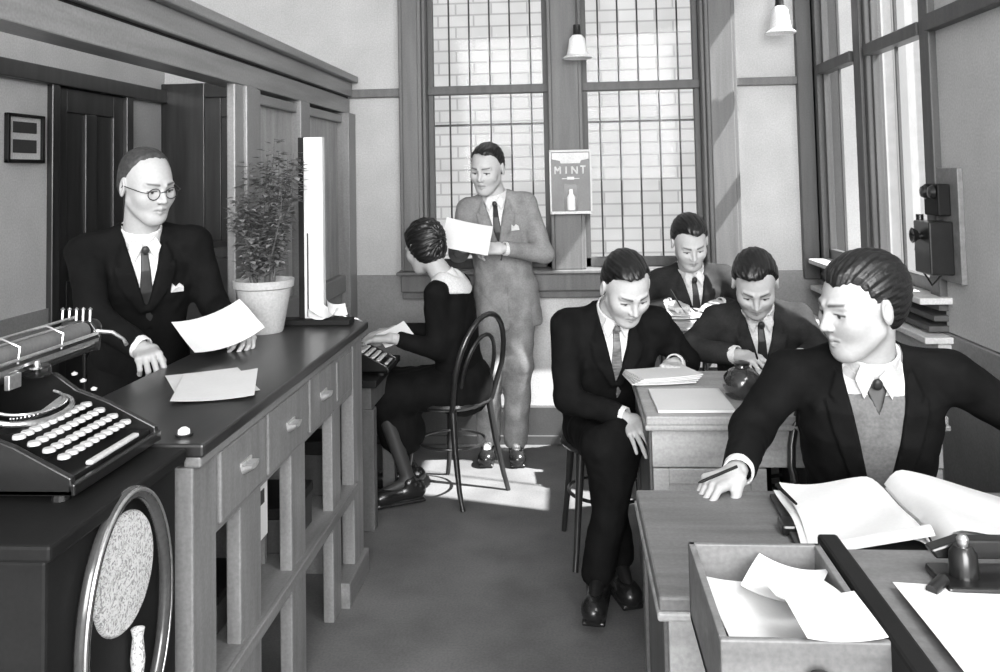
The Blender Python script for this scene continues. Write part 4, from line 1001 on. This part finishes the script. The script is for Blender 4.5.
    for i, (a, b, l, tw, y0, y1, zo) in enumerate(((-.002, -.265, .030, .015, -.150, .175, 0), (-.002, -.25, .042, .035, -.14, .18, .002), (.002, .27, .045, .0, -.155, .18, 0), (.002, .30, .060, -.01, -.17, .185, .004))):
        MB().grid(page(a, b, l, tw, y0, y1, zo), 20, 12, .0012).build('page', M['paper'], t, smooth=True)
    MB().grid(lambda u, v: (-.20 + .20 * u, -.165 + .05 * v + .02 * u, .020 + .03 * u + .012 * math.sin(v * PI)), 12, 5, .0012).build('turned_leaf', M['paper'], t, smooth=True)
    MB().span((-.285, -.04, .0), (-.245, .02, .022)).build('corner_clip', M['iron'], t, .006)
    pn = MB().tube([(.485, 2.18, .800), (.50, 2.06, .80)], [.0045, .0032], 8).build('pen', M['black_wood'], None, smooth=True); tag(pn, 'dark pen lying on the left page of the open ledger', 'pen')
    # desk 2
    t = empty('inkwell', 'round glossy dark inkwell on the middle desk', 'inkwell', (.590, 3.12, .77))
    MB().lathe([(0, 0), (.045, 0), (.060, .012), (.068, .040), (.063, .072), (.045, .095), (.026, .104), (.024, .112), (0, .112)], n=36).build('bowl', M['ink_glass'], t, smooth=True)
    MB().lathe([(0, .112), (.027, .112), (.027, .120), (.010, .126), (0, .127)], n=22).build('lid', M['iron'], t, smooth=True)
    o = sheet('writing_pad', 'white writing pad on the middle desk left of the inkwell', (.40, 3.06, .772), .25, .29, .02, 0, seed=1, thick=.008, n=3, cat='pad')
    t = empty('paper_stack', 'thick stack of papers on the left corner of the middle desk', 'papers', (.325, 3.36, .772), .25)
    for k in range(5): sheet('sheet', None, (.004 * k, -.003 * k, .004 + .006 * k), .24, .17, 0, .01, seed=k, parent=t, thick=.004, m=M['paper'] if k != 1 else M['paper_grey']).rotation_euler = (0, 0, .05 * k - .1)
    for i, (x, y, w, d, rz, lab) in enumerate(((.70, 3.12, .07, .10, .5, 'small white slip right of the inkwell'), (.66, 3.20, .08, .09, -.3, 'small white slip behind the inkwell'), (.80, 3.40, .21, .20, .1, 'white sheet under the writing hand at the middle desk'), (.93, 3.36, .18, .24, -.15, 'white sheet at the right of the middle desk'))):
        sheet('paper_sheet', lab, (x, y, .776 + .001 * i), w, d, rz, .03, seed=40 + i, group='sheets on the middle desk')
    # desk 3
    for i, (x, y, w, d, rz, lab) in enumerate(((.52, 4.37, .20, .18, .1, 'white paper at the left of the furthest desk'), (.56, 4.40, .20, .16, -.2, 'white paper on top at the left of the furthest desk'), (.74, 4.42, .22, .20, .3, 'white paper at the right of the furthest desk'))):
        sheet('paper_sheet', lab, (x, y, .846 + .006 * i), w, d, rz, .04, seed=50 + i, group='papers on the furthest desk', thick=.003)
    # chairs
    bent_chair('dark bentwood chair under the seated woman', (-.60, 4.36, 0), -PI / 2 - .6)
    bent_chair('dark bentwood chair under the man with crossed legs', (.14, 3.70, 0), .1)
    bent_chair('dark bentwood chair under the man writing at the middle desk', (.80, 4.02, 0), 0)
    bent_chair('dark bentwood chair under the man at the furthest desk', (.66, 4.86, 0), 0)
    bent_chair('dark bentwood chair under the young man in the foreground', (.84, 2.66, 0), -.1)
# ---------------------------------------------------------------- the people and what they hold
def spectacles(root, base, H, HF, hs):
    def w(p): return tuple(H + HF @ (np.array(p) * hs) - np.array(base))
    m = MB()
    for s in (-1, 1):
        m.tube([w((s * .032 + .0215 * math.cos(q), .1005 - .004 * abs(math.cos(q)), .000 + .019 * math.sin(q))) for q in [2 * PI * k / 24 for k in range(24)]], .0016 * hs, 6, True)
        m.tube([w((s * .0535, .097, .005)), w((s * .072, .085, .007)), w((s * .084, .03, .008)), w((s * .085, -.005, .006)), w((s * .084, -.018, -.012))], .0016 * hs, 6)
    m.tube([w((-.0108, .101, .004)), w((0, .107, .009)), w((.0108, .101, .004))], .0015 * hs, 6)
    o = m.build('spectacles', M['wire'], root, smooth=True)
    l = MB()
    for s in (-1, 1):
        l.add([w((s * .032 + .021 * math.cos(q), .1005 - .004 * abs(math.cos(q)), .0185 * math.sin(q))) for q in [2 * PI * k / 20 for k in range(20)]], [tuple(range(20))])
    l.build('lens', M['lens'], o)
def hanky(root, base, tw, u, v, w):
    m = MB(); a = [tw(u - .022, v, w - .004), tw(u - .020, v + .008, w + .018), tw(u - .006, v + .010, w + .030), tw(u + .006, v + .010, w + .018), tw(u + .018, v + .008, w + .030), tw(u + .022, v, w - .004)]
    b = [p + (tw(0, -.012, 0) - tw(0, 0, 0)) for p in a]; n = len(a); vs = [p - np.array(base) for p in a + b]
    m.add(vs, [tuple(range(n)), tuple(range(2 * n - 1, n - 1, -1))] + [(i, n + i, n + (i + 1) % n, (i + 1) % n) for i in range(n)]); m.build('pocket_handkerchief', M['shirt'], root)

def people():
    FIST = dict(curls=[(1.0, 1.2, .8)] * 4, thumb=.9); GRIP = dict(curls=[(.55, .9, .6), (.6, .95, .6), (.65, 1.0, .6), (.7, 1.0, .6)], thumb=.75)
    PEN = dict(curls=[(.5, .85, .4), (.65, 1.0, .5), (.8, 1.1, .6), (.9, 1.2, .7)], thumb=.7); REST = dict(curl=(.25, .35, .25), thumb=.3)
    # clerk behind the counter
    b = (-1.60, 3.15, 0)
    r = person('standing person in a dark suit and round spectacles behind the counter holding a letter', b, dict(
        pelvis=(-1.62, 3.20, .90), neck=(-1.545, 3.06, 1.375), face=.62, head=(-1.485, 2.985, 1.545), look=(.84, -.52, -.28), roll=-.06, hsize=1.05, seated=False, skirt=-.24, shoulder=.185,
        handR=dict(w=(-1.36, 2.72, 1.022), f=(.55, -.8, -.10), n=(-.1, -.2, 1), pole=(-1, -.3, -.5), **FIST), handL=dict(w=(-1.165, 3.02, 1.035), f=(.55, -.75, -.12), n=(.45, .2, .9), el=(-1.34, 3.22, 1.09), **GRIP),
        ankleR=(-1.72, 3.15, .09), ankleL=(-1.55, 3.30, .09), tie='tie', jacket='suit_black', hairline='receding', hairmat='hair_thin', vol=.004, seed=2, wrinkle=.0035, near=True, skin=.52))
    spectacles(r[0], b, r[3], r[4], r[5]); hanky(r[0], b, r[2], -.105, .128, .315)
    sheet('letter', 'white letter held open by the man in spectacles', (-1.175, 2.86, 1.055), .24, .19, 0, .10, R=(.42, -.22, .75), seed=61, group=None, cat='letter')
    # man standing by the window
    b = (-.36, 4.9, 0)
    r = person('standing person in a light grey suit by the barred window reading a sheet', b, dict(
        pelvis=(-.36, 4.92, .93), neck=(-.405, 4.88, 1.435), face=.0, head=(-.44, 4.80, 1.592), look=(-.28, -.85, -.30), roll=.05, hsize=1.10, seated=False, skirt=-.22, shoulder=.165,
        handR=dict(w=(-.555, 4.68, 1.185), f=(.25, -.7, .35), n=(-.6, -.3, .6), el=(-.615, 4.86, 1.13), **GRIP), handL=dict(w=(-.355, 4.66, 1.165), f=(-.95, -.25, .05), n=(.1, -.75, .7), el=(-.135, 4.80, 1.12), **GRIP),
        ankleR=(-.47, 4.88, .09), ankleL=(-.315, 4.87, .09), toeL=(-.30, 4.72, .04), tie='tie', jacket='suit_grey', part=1, vol=.006, hairline='high', seed=5, wrinkle=.005, vest='waistcoat', leg=1.12, sock=.4, skin=.6))
    hanky(r[0], b, r[2], -.10, .125, .33)
    sheet('letter', 'white sheet held by the man standing at the window', (-.53, 4.545, 1.237), .25, .18, 0, .03, R=(.95, .22, .10), seed=62, cat='letter')
    # woman at the typewriter
    b = (-.6, 4.36, 0)
    person('seated woman in dark clothes with a white collar at the small typewriter, face turned away', b, dict(
        pelvis=(-.545, 4.36, .53), neck=(-.615, 4.355, 1.045), face=-1.80, head=(-.73, 4.365, 1.20), look=(-.78, .55, -.40), hsize=1.05, size=.93, shoulder=.165,
        handR=dict(w=(-.86, 4.30, .80), f=(-.95, -.25, -.05), n=(0, 0, 1), **REST), handL=dict(w=(-.84, 4.10, .80), f=(-1, .0, -.05), n=(0, 0, 1), **REST),
        ankleR=(-.83, 4.42, .10), ankleL=(-.79, 4.20, .10), toeL=(-.92, 4.13, .045), toeR=(-.98, 4.40, .045), kneeR=(-.94, 4.42, .50), kneeL=(-.93, 4.22, .50), jacket='suit_black', lower='suit_black', outer='cardigan', dress=True, bigcollar=True, vbot=.40, vwid=.05,
        hairline='bob', vol=.014, shoe='shoe', seed=8, wrinkle=.004, cuffs=False, skin=.5))
    # man with crossed legs
    b = (.14, 3.62, 0)
    person('seated person in a black suit with legs forward looking down at papers', b, dict(
        pelvis=(.135, 3.66, .53), neck=(.165, 3.52, 1.005), face=.18, head=(.215, 3.40, 1.115), look=(.25, -.72, -.55), hsize=1.10, shoulder=.185, roll=-.05,
        handR=dict(w=(.20, 3.24, .665), f=(.35, -.9, -.35), n=(-.3, .1, 1), pole=(-1, .2, -.6), **REST), handL=dict(w=(.40, 3.52, .80), f=(-.25, -.95, 0), n=(.1, 0, 1), el=(.47, 3.66, .78), **GRIP),
        kneeR=(.10, 3.24, .56), kneeL=(.185, 3.24, .60), ankleR=(.155, 3.33, .13), ankleL=(.075, 3.20, .12), toeL=(.055, 3.05, .07), toeR=(.19, 3.22, .045), tie='tie_light', jacket='suit_black', hairline='high', part=-1, vol=.006, seed=11, wrinkle=.0045, skin=.6, near=True))
    # man at the furthest desk
    b = (.66, 4.85, 0)
    person('seated person in a dark jacket writing at the furthest desk by the window', b, dict(
        pelvis=(.66, 4.87, .52), neck=(.645, 4.76, 1.035), face=.10, head=(.63, 4.63, 1.185), look=(.08, -.80, -.50), hsize=1.08, shoulder=.175, roll=-.08,
        handR=dict(w=(.52, 4.50, .885), f=(.35, -.8, -.1), n=(-.2, 0, 1), pole=(-1, .3, -.4), **PEN), handL=dict(w=(.74, 4.50, .885), f=(-.45, -.85, -.05), n=(.2, 0, 1), pole=(1, .3, -.4), **REST),
        ankleR=(.56, 4.68, .10), ankleL=(.76, 4.68, .10), toeR=(.56, 4.66, .04), toeL=(.76, 4.66, .04), tie='tie', jacket='suit_dark', part=1, vol=.012, seed=14, wrinkle=.005, skin=.6))
    # man writing at the middle desk
    b = (.81, 4.0, 0)
    person('seated person in a dark jacket bent low and writing at the middle desk', b, dict(
        pelvis=(.82, 4.00, .51), neck=(.80, 3.84, .965), face=-.05, head=(.765, 3.70, 1.085), look=(-.12, -.72, -.58), hsize=1.06, shoulder=.17,
        handR=dict(w=(.675, 3.60, .815), f=(.45, -.85, -.05), n=(-.3, 0, 1), el=(.49, 3.76, .81), **PEN), handL=dict(w=(.90, 3.58, .805), f=(-.55, -.8, -.05), n=(.2, 0, 1), el=(1.03, 3.76, .80), **REST),
        ankleR=(.72, 3.62, .10), ankleL=(.92, 3.62, .10), tie='tie', jacket='suit_dark', part=-1, vol=.011, seed=17, wrinkle=.004, skin=.6))
    # young man in the foreground
    b = (.84, 2.66, 0)
    person('young seated person in a black jacket over a grey pullover in the foreground', b, dict(
        pelvis=(.85, 2.66, .52), neck=(.825, 2.52, 1.035), face=-.12, head=(.785, 2.455, 1.182), look=(-.93, -.34, -.20), hsize=1.07, shoulder=.205, roll=.03, size=1.05,
        handR=dict(w=(.415, 2.30, .785), f=(-.85, -.50, -.12), n=(0, -.1, 1), el=(.50, 2.54, .83), curls=[(.7, 1.1, .7), (.8, 1.2, .7), (.9, 1.2, .7), (1.0, 1.2, .7)], thumb=.6), handL=dict(w=(1.20, 2.28, .79), f=(-.1, -1, 0), n=(.2, 0, 1), el=(1.25, 2.55, .84), **REST),
        ankleR=(.70, 2.42, .10), ankleL=(1.0, 2.42, .10), tie='tie', jacket='suit_black', hairline='long', part=0, vol=.008, vest='pullover', tieend=.455, vbot=.06, vwid=.075, seed=21, wrinkle=.0045, near=True, res=.0065, hres=.0024, handres=.0026, gaze=-.003, skin=.52))
    # pens
    for p0, p1, lab in (((.715, 3.50, .85), (.735, 3.53, .79), 'pen in the hand of the man at the middle desk'), ((.50, 4.42, .97), (.56, 4.41, .86), 'pen in the hand of the man at the furthest desk'), ((.30, 2.19, .80), (.40, 2.22, .83), 'pen in the hand of the young man in the foreground')):
        d = Vector(p1) - Vector(p0); o = MB().tube([p0, tuple(Vector(p0) + d * .1), p1], [.0015, .004, .004], 8).build('pen', M['black_wood'], None, smooth=True); tag(o, lab, 'pen', 'pens')
PEOPLE = True
EXPO = 1.38
def camera():
    c = bpy.data.cameras.new('camera'); o = bpy.data.objects.new('camera', c); COL.objects.link(o)
    c.sensor_width = 36; c.lens = 36 * .870; c.shift_y = -.20724; c.clip_start = .05
    o.matrix_world = Matrix.Translation((0, 0, 1.56)) @ (Matrix.Rotation(math.radians(4.33776), 4, 'Z') @ Matrix.Rotation(math.radians(93), 4, 'X') @ Matrix.Rotation(math.radians(-1.17), 4, 'Z'))
    SC.camera = o
def lights():
    w = bpy.data.worlds.new('sky'); SC.world = w; w.use_nodes = True
    w.node_tree.nodes['Background'].inputs[0].default_value = (.8, .8, .8, 1); w.node_tree.nodes['Background'].inputs[1].default_value = 1.0
    l = bpy.data.lights.new('sun', 'SUN'); l.energy = 10; l.angle = .012; o = bpy.data.objects.new('sun', l); COL.objects.link(o)
    d = Vector(SUN); o.rotation_euler = d.to_track_quat('Z', 'Y').to_euler(); o.location = (4, 6, 6)
    area('rear_fill_light', (.9, -4.5, 2.9), (-.1, 4, 1.1), 5.5, 3.0, 430)  # added fill lamp behind the camera, no window modelled there
    area('near_side_fill_light', (1.40, 1.2, 2.4), (-1.2, 3.4, 1.0), 1.4, 1.4, 30)  # added fill lamp inside the solid right wall, brightens from the side
def area(name, loc, to, sx, sy, e):
    l = bpy.data.lights.new(name, 'AREA'); l.shape = 'RECTANGLE'; l.size = sx; l.size_y = sy; l.energy = e; l.color = (1, 1, 1)
    o = bpy.data.objects.new(name, l); COL.objects.link(o); o.location = loc; o.rotation_euler = (Vector(loc) - Vector(to)).to_track_quat('Z', 'Y').to_euler()
SUN = (1, -.31, 1.38)
mats(); camera(); lights(); room(); fixtures(); counter(); counter_things(); desks()
if PEOPLE: people()
SC.view_settings.view_transform = 'Standard'; SC.view_settings.look = 'None'; SC.view_settings.gamma = 1
SC.view_settings.use_curve_mapping = False; SC.view_settings.exposure = EXPO
